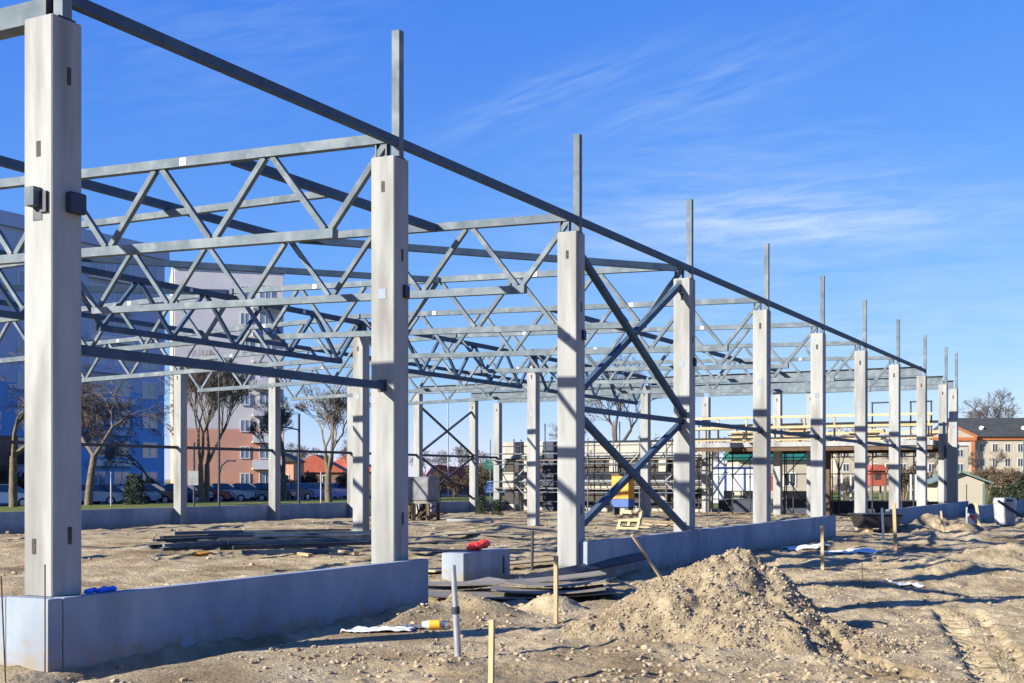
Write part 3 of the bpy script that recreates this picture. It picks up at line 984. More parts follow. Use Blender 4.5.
o = MB().cbox(63.2, 63.5, 15.2, 15.85, -0.2, 3.37, 0.01).build('formwork_column', M['brown_timber'], None, (63.3, 15.5, 0))
tag(o, 'brown timber formwork column under the deck beside the sixth front column', 'formwork')
t = thing('prop_scaffold', (64.0, 16, 0), 'dark tube scaffold of ledgers and braces standing under the deck', 'scaffold')
for z in (0.75, 2.05, 2.9):
    MB().tube((64.0, 10.6, z), (64.0, 22.0, z), 0.03, n=6).build('ledger', M['dark_steel'], t, t.location)
for k in range(9):
    b = 10.8 + 1.38 * k
    MB().tube((64.05, b, -0.1), (64.05, b, 3.36), 0.035, n=6).build('standard', M['dark_steel'], t, t.location)
for k in (4, 6, 7):
    b = 10.8 + 1.38 * k
    MB().tube((63.95, b, 0.2), (63.95, b + 1.38, 2.0), 0.028, n=6).build('brace', M['dark_steel'], t, t.location)
    MB().tube((63.91, b + 1.38, 1.9), (63.91, b, 3.3), 0.028, n=6).build('brace', M['dark_steel'], t, t.location)
o = MB().cbox(68.2, 68.4, 17.5, 22.3, -0.2, 1.15, 0.01).build('low_wall', M['pale_block'], None, (68.3, 20, 0))
tag(o, 'low pale wall before the white shelter under the deck', 'wall')
for k, (x, b, lab) in enumerate(((63.0, 16.9, 'stack of yellow boards on the deck left of the sixth front column'), (63.2, 13.4, 'stack of yellow boards on the deck behind the seventh front column'), (63.0, 19.6, 'stack of yellow boards on the deck behind the fifth front column'))):
    m = MB()
    for j in range(7):
        o1, o2 = R.uniform(-0.2, 0.2), R.uniform(-0.1, 0.1)
        m.box(x + o2, x + 0.5 + o2, b - 0.7 + o1, b + 0.7 + o1, 3.63 + 0.09 * j, 3.70 + 0.09 * j)
    o = m.build('timber_stack', M['plank'], None, (x + 0.25, b, 3.63))
    tag(o, lab, 'timber stack', 'timber stacks on the deck')

# ---------------------------------------------------------------- masonry end wall and scaffold
t = thing('block_wall', (67.5, 29, 0), 'pale blockwork end wall with dark openings behind the scaffold', 'wall')
org = t.location
mw = MB()
ys = [22.6, 23.6, 25.2, 26.4, 28.2, 29.4, 31.2, 32.4, 34.0, 35.6]
for k in range(0, 9):
    if k % 2 == 0:
        mw.box(67.0, 67.3, ys[k], ys[k] + 0.5, -0.3, 4.0)
        mw.box(67.002, 67.298, ys[k] + 0.5, ys[k + 1], 1.2, 2.2)
        mw.box(67.002, 67.298, ys[k] + 0.5, ys[k + 1], 3.2, 3.998)
        mw.box(67.002, 67.298, ys[k] + 0.5, ys[k + 1], -0.3, 0.3)
    else:
        mw.box(67.002, 67.298, ys[k], ys[k + 1], -0.3, 0.3)
        mw.box(67.002, 67.298, ys[k], ys[k + 1], 1.2, 2.2)
        mw.box(67.002, 67.298, ys[k], ys[k + 1], 3.2, 3.998)
mw.build('blockwork', M['pale_block'], t, org)
MB().box(66.86, 66.998, 22.55, 35.65, 3.02, 3.2).build('ring_beam', M['concrete'], t, org)
MB().box(66.9, 66.998, 22.55, 35.65, 1.60, 1.74).build('ledge', M['concrete'], t, org)
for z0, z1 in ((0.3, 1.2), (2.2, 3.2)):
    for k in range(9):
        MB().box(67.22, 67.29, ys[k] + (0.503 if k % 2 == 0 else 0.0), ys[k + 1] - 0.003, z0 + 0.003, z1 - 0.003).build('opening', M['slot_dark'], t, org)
o = MB().cbox(66.3, 66.75, 31.9, 32.6, -0.2, 3.95, 0.01).build('wall_pier', M['dark_navy'], None, (66.5, 32.3, 0))
tag(o, 'dark coated pier in front of the blockwork wall', 'pier')
t = thing('scaffold', (65.4, 29, 0), 'pole scaffold with two board lifts in front of the blockwork wall', 'scaffold')
org = t.location
for k in range(9):
    b = 22.9 + k * 1.55
    for x in (64.9, 65.8):
        MB().tube((x, b, -0.05), (x, b, 4.1 if k % 3 else 5.0), 0.035, n=6).build('standard', M['steel'] if x < 65 else M['dark_steel'], t, org)
for z in (1.05, 1.65, 2.65, 3.25):
    for x in (64.86, 65.76):
        MB().tube((x, 22.7, z), (x, 35.5, z), 0.03, n=6).build('ledger', M['steel'] if x < 65 else M['zinc'], t, org)
for z in (1.25, 2.85):
    MB().box(64.93, 65.73, 22.7, 35.4, z, z + 0.05).build('board_lift', M['old_plank'], t, org)
for z in (0.5, 2.1, 3.7):
    MB().tube((65.75, 22.7, z), (65.75, 35.5, z), 0.03, n=6).build('ledger', M['dark_steel'], t, org)
for k in range(1, 8, 2):
    b = 22.9 + k * 1.55
    MB().tube((65.84, b, 0.1), (65.84, b + 1.55, 2.6), 0.03, n=6).build('brace', M['dark_steel'], t, org)
    MB().tube((65.86, b + 1.55, 2.0), (65.86, b, 3.8), 0.03, n=6).build('brace', M['dark_steel'], t, org)
for k in range(0, 8, 2):
    b = 22.9 + k * 1.55
    MB().tube((64.82, b, 0.1), (64.82, b + 1.55, 1.6), 0.026, n=6).build('brace', M['zinc'], t, org)
    MB().tube((64.82, b + 1.55, 1.7), (64.82, b, 3.2), 0.026, n=6).build('brace', M['zinc'], t, org)
# orange and blue site cabinet, leaning pallet, planks
p = at(623, 60)
t = thing('site_cabinet', (p.x, p.y, 0.15), 'orange panelled site cabinet with a blue base near the scaffold', 'cabinet', rz=-0.1)
t.scale = (0.8, 0.75, 0.9)
MB().cbox(-0.4, 0.4, -0.62, 0.62, 0.35, 0.78, 0.02).build('base', M['blue_panel'], t)
MB().cbox(-0.38, 0.38, -0.6, 0.6, 0.785, 2.0, 0.02).build('body', M['orange_panel'], t)
MB().cbox(-0.42, 0.42, -0.64, 0.64, 2.005, 2.12, 0.02).build('lid', M['brown_timber'], t)
for y in (-0.5, 0.5):
    MB().box(-0.3, 0.3, y - 0.06, y + 0.06, -0.05, 0.348).build('leg', M['dark_steel'], t)
p = at(627, 45.5)
t = thing('wooden_pallet', (p.x, p.y, -0.02), 'yellow wooden pallet propped on edge behind the third and fourth front columns', 'pallet', rz=-0.15)


def lean(m, ang=0.45):
    c, s = math.cos(ang), math.sin(ang)
    m.v = [(x * c + z * s, y, -x * s + z * c) for x, y, z in m.v]
    return m


for z in (0.0, 0.3, 0.6):
    lean(MB().box(-0.02, 0.0, -0.45, 0.45, z + 0.02, z + 0.16)).build('board', M['plank'], t)
    lean(MB().box(0.10, 0.12, -0.45, 0.45, z + 0.02, z + 0.16)).build('board', M['plank'], t)
for y in (-0.40, 0.0, 0.40):
    lean(MB().box(0.002, 0.098, y - 0.05, y + 0.05, 0.0, 0.78)).build('bearer', M['plank'], t)
for k in range(9):
    p = at(R.uniform(585, 665), R.uniform(44, 52))
    a = R.uniform(0, 3.1)
    d = Vector((math.cos(a), math.sin(a), 0)) * R.uniform(0.6, 1.6)
    z = gz(p.x, p.y) + 0.06 + 0.03 * k / 3
    o = MB().bar((p.x - d.x, p.y - d.y, z), (p.x + d.x, p.y + d.y, z + R.uniform(0, 0.12)), 0.14, 0.04).build('plank', M['wood'], None, (p.x, p.y, z))
    tag(o, 'loose weathered plank lying on the ground around the leaning pallet', 'plank', 'loose planks near the pallet')
# block stack and scrap on the left of the braced bay
p = at(419, 56)
t = thing('block_stack', (p.x, p.y, 0.85), 'grey film wrapped stack of blocks beside the second front column', 'block stack', rz=0.1)
MB().cbox(-0.6, 0.6, -0.75, 0.35, 0.0, 1.05, 0.04).build('wrapped_load', M['wrap_grey'], t)
MB().cbox(-0.5, 0.5, 0.36, 0.8, 0.0, 0.7, 0.04).build('wrapped_load', M['wrap_grey'], t)
MB().box(-0.6, 0.6, -0.8, 0.85, -0.12, -0.002).build('pallet', M['old_plank'], t)
t2 = thing('trestle', (p.x, p.y, 0), 'rough timber trestle crammed with scrap wood under the wrapped block stack', 'trestle', rz=0.1)
for x in (-0.5, 0.5):
    for y in (-0.7, 0.0, 0.7):
        MB().box(x - 0.06, x + 0.06, y - 0.06, y + 0.06, -0.1, 0.728).build('leg', M['brown_timber'], t2)
for k in range(16):
    a, b = R.uniform(-0.4, 0.4), R.uniform(-0.8, 0.6)
    MB().bar((a - 0.5, b, 0.05 + 0.03 * (k % 7)), (a + 0.2, b + R.uniform(-.6, .6), R.uniform(0.2, 0.7)), 0.06, 0.06).build('scrap_stick', M['brown_timber'], t2)
o = MB().cbox(-0.1, 0.1, -1.2, 1.2, 0, 0.12, 0.01)
p = at(470, 52)
o = o.build('concrete_beam', M['plinth_concrete'], None)
o.location = (p.x, p.y, gz(p.x, p.y))
o.rotation_euler = (0, 0, 0.9 - 1.1)
tag(o, 'short concrete beam lying on the sand before the braced back bay', 'beam')

# ---------------------------------------------------------------- steel tubes stacked on the floor
rt = random.Random(5)
k = 0
for n, px0, px1, Z0, Z1 in ((8, 172, 270, 33.6, 34.6), (7, 156, 300, 31.0, 34.2), (10, 228, 368, 30.2, 31.8), (8, 262, 374, 33.6, 34.6), (6, 205, 330, 36.4, 37.6)):
    for j in range(n):
        dd = 0.40 * j + rt.uniform(-0.15, 0.15)
        p0, p1 = at(px0 + rt.uniform(-12, 14), Z0 + dd + rt.uniform(-0.8, 0.8)), at(px1 + rt.uniform(-40, 22), Z1 + dd + rt.uniform(-0.8, 0.8))
        zz = max(gz(p0.x, p0.y), gz(p1.x, p1.y), gz((p0.x + p1.x) / 2, (p0.y + p1.y) / 2)) * 0.7 + 0.06 + 0.09 * (j % 3)
        w_ = rt.choice((0.06, 0.08, 0.10))
        m = MB().bar((p0.x, p0.y, zz), (p1.x, p1.y, zz + rt.uniform(-0.02, 0.03)), w_, w_)
        o = m.build('steel_tube', (M['dark_steel'], M['steel'], M['dark_steel'], M['blue_steel'])[k % 4], None, (p0 + p1) / 2)
        tag(o, 'long square steel tube lying in the loose stack on the hall floor', 'steel tube', 'steel tubes stacked on the floor')
        k += 1
for j, (px, Zd) in enumerate(((180, 32.9), (262, 32.6), (300, 30.6), (345, 30.8))):
    p = at(px, Zd)
    o = MB().cbox(-0.7, 0.7, -0.06, 0.06, 0, 0.07, 0.006).build('bearer_beam', M['wood'], None)
    o.location = (p.x, p.y, gz(p.x, p.y) - 0.02)
    o.rotation_euler = (0, 0, 1.0)
    tag(o, 'short timber bearer under the stacked steel tubes', 'timber bearer', 'timber bearers under the tubes')
p = at(202, 30.2)
o = MB().blob((0, 0, 0.05), 0.30, R, 0.25, 0.2).build('orange_cloth', M['orange_panel'], None)
o.location = (p.x, p.y, gz(p.x, p.y))
tag(o, 'crumpled orange cloth lying before the stacked steel tubes', 'cloth')

# ---------------------------------------------------------------- threshold block and boards in the open bay
t = thing('concrete_block', (20.2, 11.2, 0), 'long concrete block with a white sunlit end, set in the open bay', 'concrete block')
MB().cbox(19.25, 21.0, 11.0, 11.45, -0.3, 0.50, 0.012).build('body', M['plinth_concrete'], t, t.location)
MB().box(20.7, 20.76, 10.992, 10.999, 0.06, 0.38).build('lifting_slot', M['slot_dark'], t, t.location)
t = thing('red_drum', (20.1, 11.28, 0.503), 'bright red crumpled jacket thrown over the top of the concrete block', 'jacket')
jm = MB()
jr = random.Random(12)
for k in range(7):
    jm.blob((20.0 + 0.07 * k, 11.27 + jr.uniform(-0.08, 0.08), 0.55 + 0.012 * k), 0.10 + 0.02 * jr.random(), jr, 0.8, 0.2)
jm.build('fold', M['red_plastic'], t, t.location)
t.name = 'red_jacket'
boards = [  # px, depth, length, width, height above ground, turn, tilt
    (520, 19.3, 3.0, 1.0, 0.03, 0.22, 0.00), (548, 19.2, 1.7, 0.8, 0.09, -0.02, 0.01), (560, 19.5, 1.6, 0.7, 0.14, -0.30, 0.02), (512, 20.0, 2.9, 0.6, 0.19, 0.12, 0.05), (455, 20.2, 1.6, 0.9, 0.10, 0.45, 0.03)]
for k, (px, Zd, L, wd, hh, turn, tilt) in enumerate(boards):
    p = at(px, Zd)
    m = MB()
    N = 12
    vs, fs = [], []
    for i in range(N + 1):
        s = i / N - 0.5
        sag = -0.10 * (1 - (2 * s) ** 2) + 0.12 * max(0, s) * (k == 2)
        for y in (-wd / 2, wd / 2):
            for z in (0.0, 0.022):
                vs.append((s * L, y, z + sag * 0.6 + tilt * s * L))
    for i in range(N):
        a = i * 4
        fs += [(a, a + 4, a + 6, a + 2), (a + 1, a + 3, a + 7, a + 5), (a, a + 1, a + 5, a + 4), (a + 2, a + 6, a + 7, a + 3)]
    fs += [(0, 2, 3, 1), (N * 4, N * 4 + 1, N * 4 + 3, N * 4 + 2)]
    m.add(vs, fs)
    o = m.build('board_sheet', M['old_plank'], None)
    o.location = (p.x, p.y, gz(p.x, p.y) + hh + 0.08)
    o.rotation_euler = (0, 0, TH - math.pi / 2 + turn)
    tag(o, ('weathered sheet at the bottom of the board stack in the open bay', 'second weathered sheet from the bottom of the board stack', 'bent weathered sheet fanned out on the board stack', 'topmost narrow sheet of the board stack', 'weathered sheet lying left of the stack, below the concrete block')[k], 'board sheet', 'weathered board sheets in the open bay')
pa, pb = at(524, 20.8), Vector((px_b(645, 9.2), 9.2, 0))
o = MB().bar((pa.x, pa.y, 0.14), (pb.x, pb.y, 0.30), 0.22, 0.03, (0.2, -0.5, 1)).build('long_board', M['dark_steel'], None, (pa + pb) / 2)
tag(o, 'long dark board sloping up to the plinth beside the third front column', 'board')
pa, pb = at(425, 23.5), at(560, 27.0)
o = MB().bar((pa.x, pa.y, 0.10), (pb.x, pb.y, 0.10), 0.5, 0.03).build('long_board', M['plank'], None, (pa + pb) / 2)
tag(o, 'pale board laid flat as a walkway behind the concrete block', 'board')
p = at(532, 25.0)
o = MB().tube((0, 0, -0.2), (0.02, 0, 0.78), 0.03).build('short_pipe', M['dark_steel'], None)
o.location = (p.x, p.y, 0)
tag(o, 'short dark pipe standing upright between the concrete block and third column', 'pipe')
for k in range(10):
    p = at(R.uniform(418, 575), R.uniform(28, 42))
    a = R.uniform(-0.5, 0.7)
    L = R.uniform(0.7, 1.8)
    o = MB().box(-L, L, -0.12, 0.12, 0, 0.04).build('plank', M['old_plank'], None)
    o.location = (p.x, p.y, gz(p.x, p.y) + 0.03)
    o.rotation_euler = (0, R.uniform(-0.04, 0.04), a - 0.9)
    tag(o, 'weathered plank lying on the hall floor beyond the concrete block', 'plank', 'weathered planks on the hall floor')

# ---------------------------------------------------------------- stakes and small things on the ground
STK = [
    # px foot, py foot, py top, px top, width, material, label, name
    (491, 690, 620, 492, 0.045, 'wood', 'short wooden stake at the bottom edge of the picture', 'wooden_stake'),
    (556, 622, 556, 556, 0.05, 'wood', 'wooden stake standing beside the small mound and the board stack', 'wooden_stake'),
    (672, 583, 535, 632, 0.05, 'plank', 'wooden stake leaning left against the plinth behind the soil heap', 'wooden_stake'),
    (823, 571, 526, 822, 0.06, 'wood', 'wooden stake standing right of the shadow of the soil heap', 'wooden_stake'),
    (884, 541, 508, 882, 0.06, 'white_paint', 'pale stake in front of the far plinth wall, left of the taller stake', 'wooden_stake'),
    (896, 551, 503, 894, 0.08, 'wood', 'tallest wooden stake in front of the far plinth wall', 'wooden_stake'),
    (944, 538, 511, 941, 0.06, 'wood', 'thin stake standing in the low heap by the far plinth wall', 'wooden_stake'),
    (981, 529, 503, 976, 0.10, 'plank', 'stake leaning beside the red and white warning post', 'wooden_stake'),
    (863, 579, 563, 862, 0.02, 'rebar', 'tiny rusty rod in the open ground right of the soil heap', 'rebar_rod'),
]
for px, yf, yt, pxt, w, mt, lab, nm in STK:
    zg = -0.02
    for _ in range(4):
        Zd = (EYE - zg) * 1270 / (yf - 479)
        p = at(px, Zd)
        zg = gz(p.x, p.y)
    ztop = EYE - (yt - 479) * Zd / 1270
    q_ = at(pxt, Zd - (0.35 if pxt < px - 10 else -0.02))
    ztop = EYE - (yt - 479) * (Zd - (0.35 if pxt < px - 10 else 0)) / 1270
    org = (p.x, p.y, zg)
    m = MB()
    if mt == 'rebar':
        m.tube((p.x, p.y, zg - 0.2), (q_.x, q_.y, ztop), w / 2)
    else:
        m.bar((p.x, p.y, zg - 0.2), (q_.x, q_.y, ztop), w, w * 0.75)
    tag(m.build(nm, M[mt], None, org), lab, 'stake', 'survey stakes in the soil')
# grey tube marker
zg = -0.1
for _ in range(4):
    Zd = (EYE - zg) * 1270 / (656 - 479)
    p = at(459, Zd)
    zg = gz(p.x, p.y)
t = thing('marker_pipe', (p.x, p.y, zg), 'grey steel pipe with a coupling standing upright in the foreground soil', 'pipe')
ex = at(453, Zd) - p
MB().tube((0, 0, -0.2), (ex.x * 0.55, ex.y * 0.55, 0.46), 0.034, n=12).build('lower_pipe', M['zinc'], t)
MB().tube((ex.x * 0.55, ex.y * 0.55, 0.46), (ex.x, ex.y, 0.90), 0.028, n=12).build('upper_pipe', M['zinc'], t)
MB().tube((ex.x * 0.5, ex.y * 0.5, 0.42), (ex.x * 0.6, ex.y * 0.6, 0.49), 0.042, n=12).build('coupling', M['dark_steel'], t)
for k, (px, Zd, h0, h1, dx, lab) in enumerate(((7, 11.2, -0.1, 0.95, -6, 'thin dark rod leaning on the sunlit plinth at the left edge'), (45, 11.9, 0.0, 1.0, 0, 'thin dark rod standing upright before the foot of the nearest column'))):
    p = at(px, Zd)
    q_ = at(px + dx, Zd)
    o = MB().tube((p.x, p.y, h0 - 0.2), (q_.x, q_.y, h1), 0.007, n=6).build('rebar_rod', M['rebar'], None, (p.x, p.y, h0))
    tag(o, lab, 'rod', 'thin rods at the wall corner')
# plastic film, bottle


def film(px, Zd, sx, sy, turn, lab, mt='white_film', seed=1, lift=0.02):
    p = at(px, Zd)
    n = 20
    xs = np.linspace(-1, 1, n)
    FX, FY = np.meshgrid(xs, xs, indexing='ij')
    rad = 1 + 0.35 * fbm(FX * 1.3 + 5, FY * 1.3, seed, 2)
    lx, ly = FX * sx * rad, FY * sy * rad
    c, s = math.cos(TH - math.pi / 2 + turn), math.sin(TH - math.pi / 2 + turn)
    wx, wy = p.x + lx * c - ly * s, p.y + lx * s + ly * c
    wz = ground_z(wx, wy) + lift + 0.05 * np.abs(fbm(FX * 3, FY * 3, seed + 3, 3))
    co = np.stack([wx - p.x, wy - p.y, wz], -1).reshape(-1, 3)
    ii = np.arange(n * n).reshape(n, n)
    qd = np.stack([ii[:-1, :-1], ii[1:, :-1], ii[1:, 1:], ii[:-1, 1:]], -1).reshape(-1, 4)
    o = mesh_np('plastic_film', co, qd, M[mt])
    o.location = (p.x, p.y, 0)
    tag(o, lab, 'plastic film')
    sol = o.modifiers.new('thickness', 'SOLIDIFY')
    sol.thickness = 0.004
    return o


film(375, 14.75, 0.42, 0.20, 0.15, 'crumpled white plastic film lying near the end of the first plinth wall', seed=5)
film(410, 15.0, 0.16, 0.14, -0.3, 'small grey scrap of film between the white film and the bottle', 'wrap_grey', seed=8)
film(806, 32.5, 0.55, 0.35, 0.0, 'white film lying on the ground below the end of the fifth plinth panel', seed=12)
film(852, 31.0, 0.7, 0.28, 0.1, 'long white film lying in the open ground left of the tall stakes', seed=15)
film(905, 20.4, 0.25, 0.12, 0.0, 'small pale blue film scrap in the open ground right of the soil heap', seed=18)
film(90, 12.75, 0.1, 0.05, 0.0, 'unused', seed=2) if False else None
p = at(434, 14.85)
t = thing('plastic_bottle', (p.x, p.y, gz(p.x, p.y) + 0.06), 'amber plastic bottle with a blue cap lying in the soil', 'bottle', rz=TH - math.pi / 2 + 0.1)
MB().tube((-0.06, 0, 0), (0.06, 0, 0), 0.055, n=14).build('body', M['amber_plastic'], t)
MB().tube((0.06, 0, 0), (0.09, 0, 0), 0.055, 0.04, n=14).build('shoulder', M['amber_plastic'], t)
MB().tube((0.091, 0, 0), (0.13, 0, 0), 0.04, n=12).build('cap', M['blue_panel'], t)
MB().tube((-0.14, 0, 0), (-0.061, 0, 0), 0.035, 0.05, n=12).build('label_sleeve', M['white_film'], t)
# blue tarp scrap on the wall, beside the nearest column
bt = MB()
br = random.Random(4)
for k in range(9):
    bt.blob((9.17 + 0.04 * k, BF - 0.06 + 0.06 + br.uniform(-0.03, 0.03), 0.69), 0.05, br, 0.6, 0.3)
tag(bt.build('tarp_scrap', M['blue_tarp'], None, (9.6, BF, 0.67)), 'bunched blue tarp scrap on the wall top beside the nearest column', 'tarp')
o = MB().path([(33.2, BB + 0.3, 0.0), (33.2, BB + 0.34, 0.45), (33.0, BB + 0.36, 0.66), (32.6, BB + 0.36, 0.74), (32.1, BB + 0.42, 0.73), (31.6, BB + 0.47, 0.71)], 0.07, 8).build('red_hose', M['rust_red'], None, (33, BB + 0.4, 0))
tag(o, 'red hose hanging over the back plinth wall', 'hose')
# dark mortar tub by the seventh column
p = at(876, 42.3)
t = thing('mortar_tub', (p.x, p.y, 0.0), 'black flat mortar tub on pallet feet beside the seventh front column', 'tub', rz=TH - math.pi / 2 + 0.2)
MB().prism([(-0.55, 0.18), (0.55, 0.18), (0.72, 0.62), (-0.72, 0.62), (-0.66, 0.60), (-0.52, 0.24), (0.52, 0.24), (0.66, 0.60)][:4], -0.45, 0.45).build('tub', M['tyre'], t)
MB().box(-0.76, 0.76, -0.49, 0.49, 0.621, 0.66).build('rim', M['dark_steel'], t)
for x in (-0.4, 0.4):
    MB().box(x - 0.08, x + 0.08, -0.4, 0.4, 0, 0.179).build('skid', M['wood'], t)
# pale bin, warning post
p = at(1005, 48.5)
t = thing('site_bin', (p.x, p.y, 0.0), 'pale grey lidded bin with a slanting dark strap at the right edge', 'bin', rz=TH - math.pi / 2)
MB().tube((0, 0, 0.05), (0, 0, 0.88), 0.36, 0.42, n=20).build('body', M['bin_grey'], t)
MB().tube((0, 0, 0.881), (0, 0, 1.08), 0.44, 0.40, n=20).build('lid', M['bin_grey'], t)
MB().bar((-0.44, -0.44, 0.98), (0.5, -0.47, 0.35), 0.05, 0.1).build('strap', M['dark_navy'], t)
MB().cbox(-0.10, 0.14, -0.425, -0.40, 0.93, 1.03, 0.005).build('handle', M['dark_steel'], t)
p = at(971, 47.0)
t = thing('warning_post', (p.x, p.y, 0.0), 'low warning post with a dark domed head and red and white panel', 'warning post', rz=TH - math.pi / 2)
MB().box(-0.11, 0.11, -0.05, 0.05, -0.1, 0.42).build('white_panel', M['white_paint'], t)
MB().add([(-0.09, -0.054, 0.40), (0.11, -0.054, 0.22), (0.11, -0.054, 0.42), (-0.09, -0.054, 0.52), (-0.09, -0.06, 0.40), (0.11, -0.06, 0.22), (0.11, -0.06, 0.42), (-0.09, -0.06, 0.52)], [(0, 1, 2, 3), (7, 6, 5, 4), (0, 4, 5, 1), (1, 5, 6, 2), (2, 6, 7, 3), (3, 7, 4, 0)]).build('red_stripe', M['red_plastic'], t)
MB().box(-0.12, 0.12, -0.052, 0.052, 0.53, 0.70).build('blue_panel', M['blue_panel'], t)
MB().tube((0, 0, 0.701), (0, 0, 0.82), 0.12, 0.11, n=14).tube((0, 0, 0.82), (0, 0, 0.90), 0.11, 0.05, n=14).build('lamp_head', M['dark_navy'], t)

# ---------------------------------------------------------------- buildings beyond


def window_part(root, face, u, z, w, h, fm='white_paint', gm='sky_glass', org=(0, 0, 0), sub=True):
    """window on the local face y = 0 (facing -Y) at u along X"""
    f = MB()
    t_ = 0.09
    f.box(u - w / 2, u + w / 2, -0.06, -0.003, z, z + t_)
    f.box(u - w / 2, u + w / 2, -0.06, -0.003, z + h - t_, z + h)
    f.box(u - w / 2, u - w / 2 + t_, -0.06, -0.003, z + t_, z + h - t_)
    f.box(u + w / 2 - t_, u + w / 2, -0.06, -0.003, z + t_, z + h - t_)
    f.box(u - 0.04, u + 0.04, -0.06, -0.003, z + t_, z + h - t_)
    fo = f.build('window', M[fm], root)
    if sub:
        MB().box(u - w / 2 + t_, u + w / 2 - t_, -0.03, -0.002, z + t_, z + h - t_).build('pane', M[gm], fo)
    return fo


# blue apartment block: long shaded side, local x along +X
t = thing('apartment_block', (87.4, 81.1, 0), 'tall blue apartment block in shade at the left behind the hall frame', 'apartment block')
MB().cbox(-60, 0, 0, 12, -0.5, 21.6, 0.05).build('wall', M['blue_facade'], t)
MB().box(-60.3, 0.3, -0.3, 12.3, 21.6, 22.7).build('parapet', M['slate_facade'], t)
MB().box(-60, -0.02, -0.014, -0.002, 9.4, 21.59).build('slate_band', M['slate_facade'], t)
MB().box(-26, -9.9, -0.014, -0.002, 0, 5.2).build('brown_band', M['brown_facade'], t)
for fl in range(8):
    for u in (-1.9, -5.3, -8.1, -12.5, -15.8, -19.4, -23.0, -27, -30.5):
        z = 1.0 + fl * 2.65
        window_part(t, None, u, z, 1.9 if u > -13 else 1.4, 1.45)
    if fl:
        u = -9.2
        MB().box(-9.2, -4.2, -0.5, -0.005, fl * 2.65 + 0.25, fl * 2.65 + 0.8).build('balcony', M['white_paint'] if fl % 2 else M['slate_facade'], t)
# grey and orange block
p = at(174, 131)
RZ2 = math.radians(-46)
t = thing('apartment_block', (p.x, p.y, 0), 'grey apartment block with an orange base right of the blue one', 'apartment block', rz=RZ2)
MB().cbox(0, 11.2, 0, 12, 7.0, 23.6, 0.04).build('upper_wall', M['grey_facade'], t)
MB().cbox(-0.05, 11.25, -0.05, 12, -0.5, 6.98, 0.04).build('lower_wall', M['orange_facade'], t)
MB().box(-0.12, -0.052, 0.1, 11.9, 7.1, 23.5).build('end_wall', M['cream_facade'], t)
MB().box(-0.15, 11.4, -0.15, 12.1, 23.6, 24.0).build('parapet', M['grey_facade'], t)
for fl in range(8):
    z = 1.1 + fl * 2.8
    fo = window_part(t, None, 9.3, z + 0.02, 1.3, 1.5)
    fo.location.y = -0.06
    fo = window_part(t, None, 7.2, z + 0.02, 1.0, 1.3)
    fo.location.y = -0.06
    if fl:
        MB().box(7.9, 11.0, -1.2, -0.06, z - 1.1, z - 0.95).build('balcony_floor', M['grey_facade'], t)
        MB().box(7.9, 11.0, -1.25, -1.16, z - 1.1, z - 0.1).build('balcony_front', M['white_paint'] if fl < 3 else M['blue_panel'] if fl == 6 else M['grey_facade'], t)
# school-like building on the right
p = at(952, 280)
RZ3 = TH - math.pi / 2 - 0.04
t = thing('school_building', (p.x, p.y, 0), 'long cream school building with orange trim and a dark roof at the right edge', 'school building', rz=RZ3)
MB().cbox(-2, 62, 0, 14, -0.5, 10.4, 0.05).build('wall', M['cream_facade'], t)
MB().box(-2.2, 62.2, -0.35, 14.3, 10.4, 11.1).build('cornice', M['trim_orange'], t)
rf = MB().add([(-2.6, -0.8, 11.1), (62.6, -0.8, 11.1), (62.6, 14.8, 11.1), (-2.6, 14.8, 11.1), (1.0, 7, 15.6), (59, 7, 15.6)], [(0, 1, 5, 4), (1, 2, 5), (2, 3, 4, 5), (3, 0, 4), (3, 2, 1, 0)]).build('roof', M['roof_dark'], t)
for x in (7.2, 16.4, 30):
    MB().tube((x, 2.4, 13.0), (x, 2.15, 13.35), 0.55, 0.45, n=10).build('dormer', M['white_paint'], rf)
MB().cbox(-6, 4.6, -1.2, -0.001, -0.5, 10.2, 0.03).build('risalit', M['cream_facade'], t)
MB().box(-6.2, 4.9, -1.5, -1.19, 10.21, 10.95).build('risalit_cornice', M['trim_orange'], t)
MB().prism([(-6.3, 10.96), (4.9, 10.96), (-0.7, 13.6)], -1.35, -0.9).build('pediment', M['cream_facade'], t)
MB().bar((-6.4, -1.4, 11.1), (-0.7, -1.4, 13.75), 0.5, 0.5).build('pediment_trim', M['trim_orange'], t)
MB().bar((-0.7, -1.4, 13.75), (5.0, -1.4, 11.1), 0.5, 0.5).build('pediment_trim', M['trim_orange'], t)
for x in (0.9, 4.2):
    MB().box(x - 0.4, x + 0.4, -1.32, -1.202, 0, 10.2).build('pilaster', M['trim_orange'], t)
for fl in range(3):
    for u in [2.5] + [6.6 + 2.75 * k for k in range(14)]:
        fo = window_part(t, None, u, 1.3 + fl * 3.2, 1.25, 1.9, 'white_paint', 'glass')
        if u < 4:
            fo.location.y = -1.205
for u in (14.2, 33.5):
    MB().tube((u + 1.2, -0.12, 0), (u + 1.2, -0.12, 10.3), 0.09, n=6).build('downpipe', M['zinc'], t)
# beige block seen under the deck
p = at(838, 205)
t = thing('apartment_block', (p.x, p.y, 0), 'beige low apartment block seen under the deck between the far front columns', 'apartment block', rz=TH - math.pi / 2)
MB().cbox(0, 21, 0, 11, -0.5, 7.2, 0.04).build('wall', M['cream_facade'], t)
MB().box(-0.2, 21.2, -0.2, 11.2, 7.2, 7.7).build('parapet', M['grey_facade'], t)
for fl in range(3):
    for k in range(9):
        window_part(t, None, 1.3 + 2.3 * k, 0.7 + fl * 2.3, 1.1, 1.3, 'white_paint', 'glass')
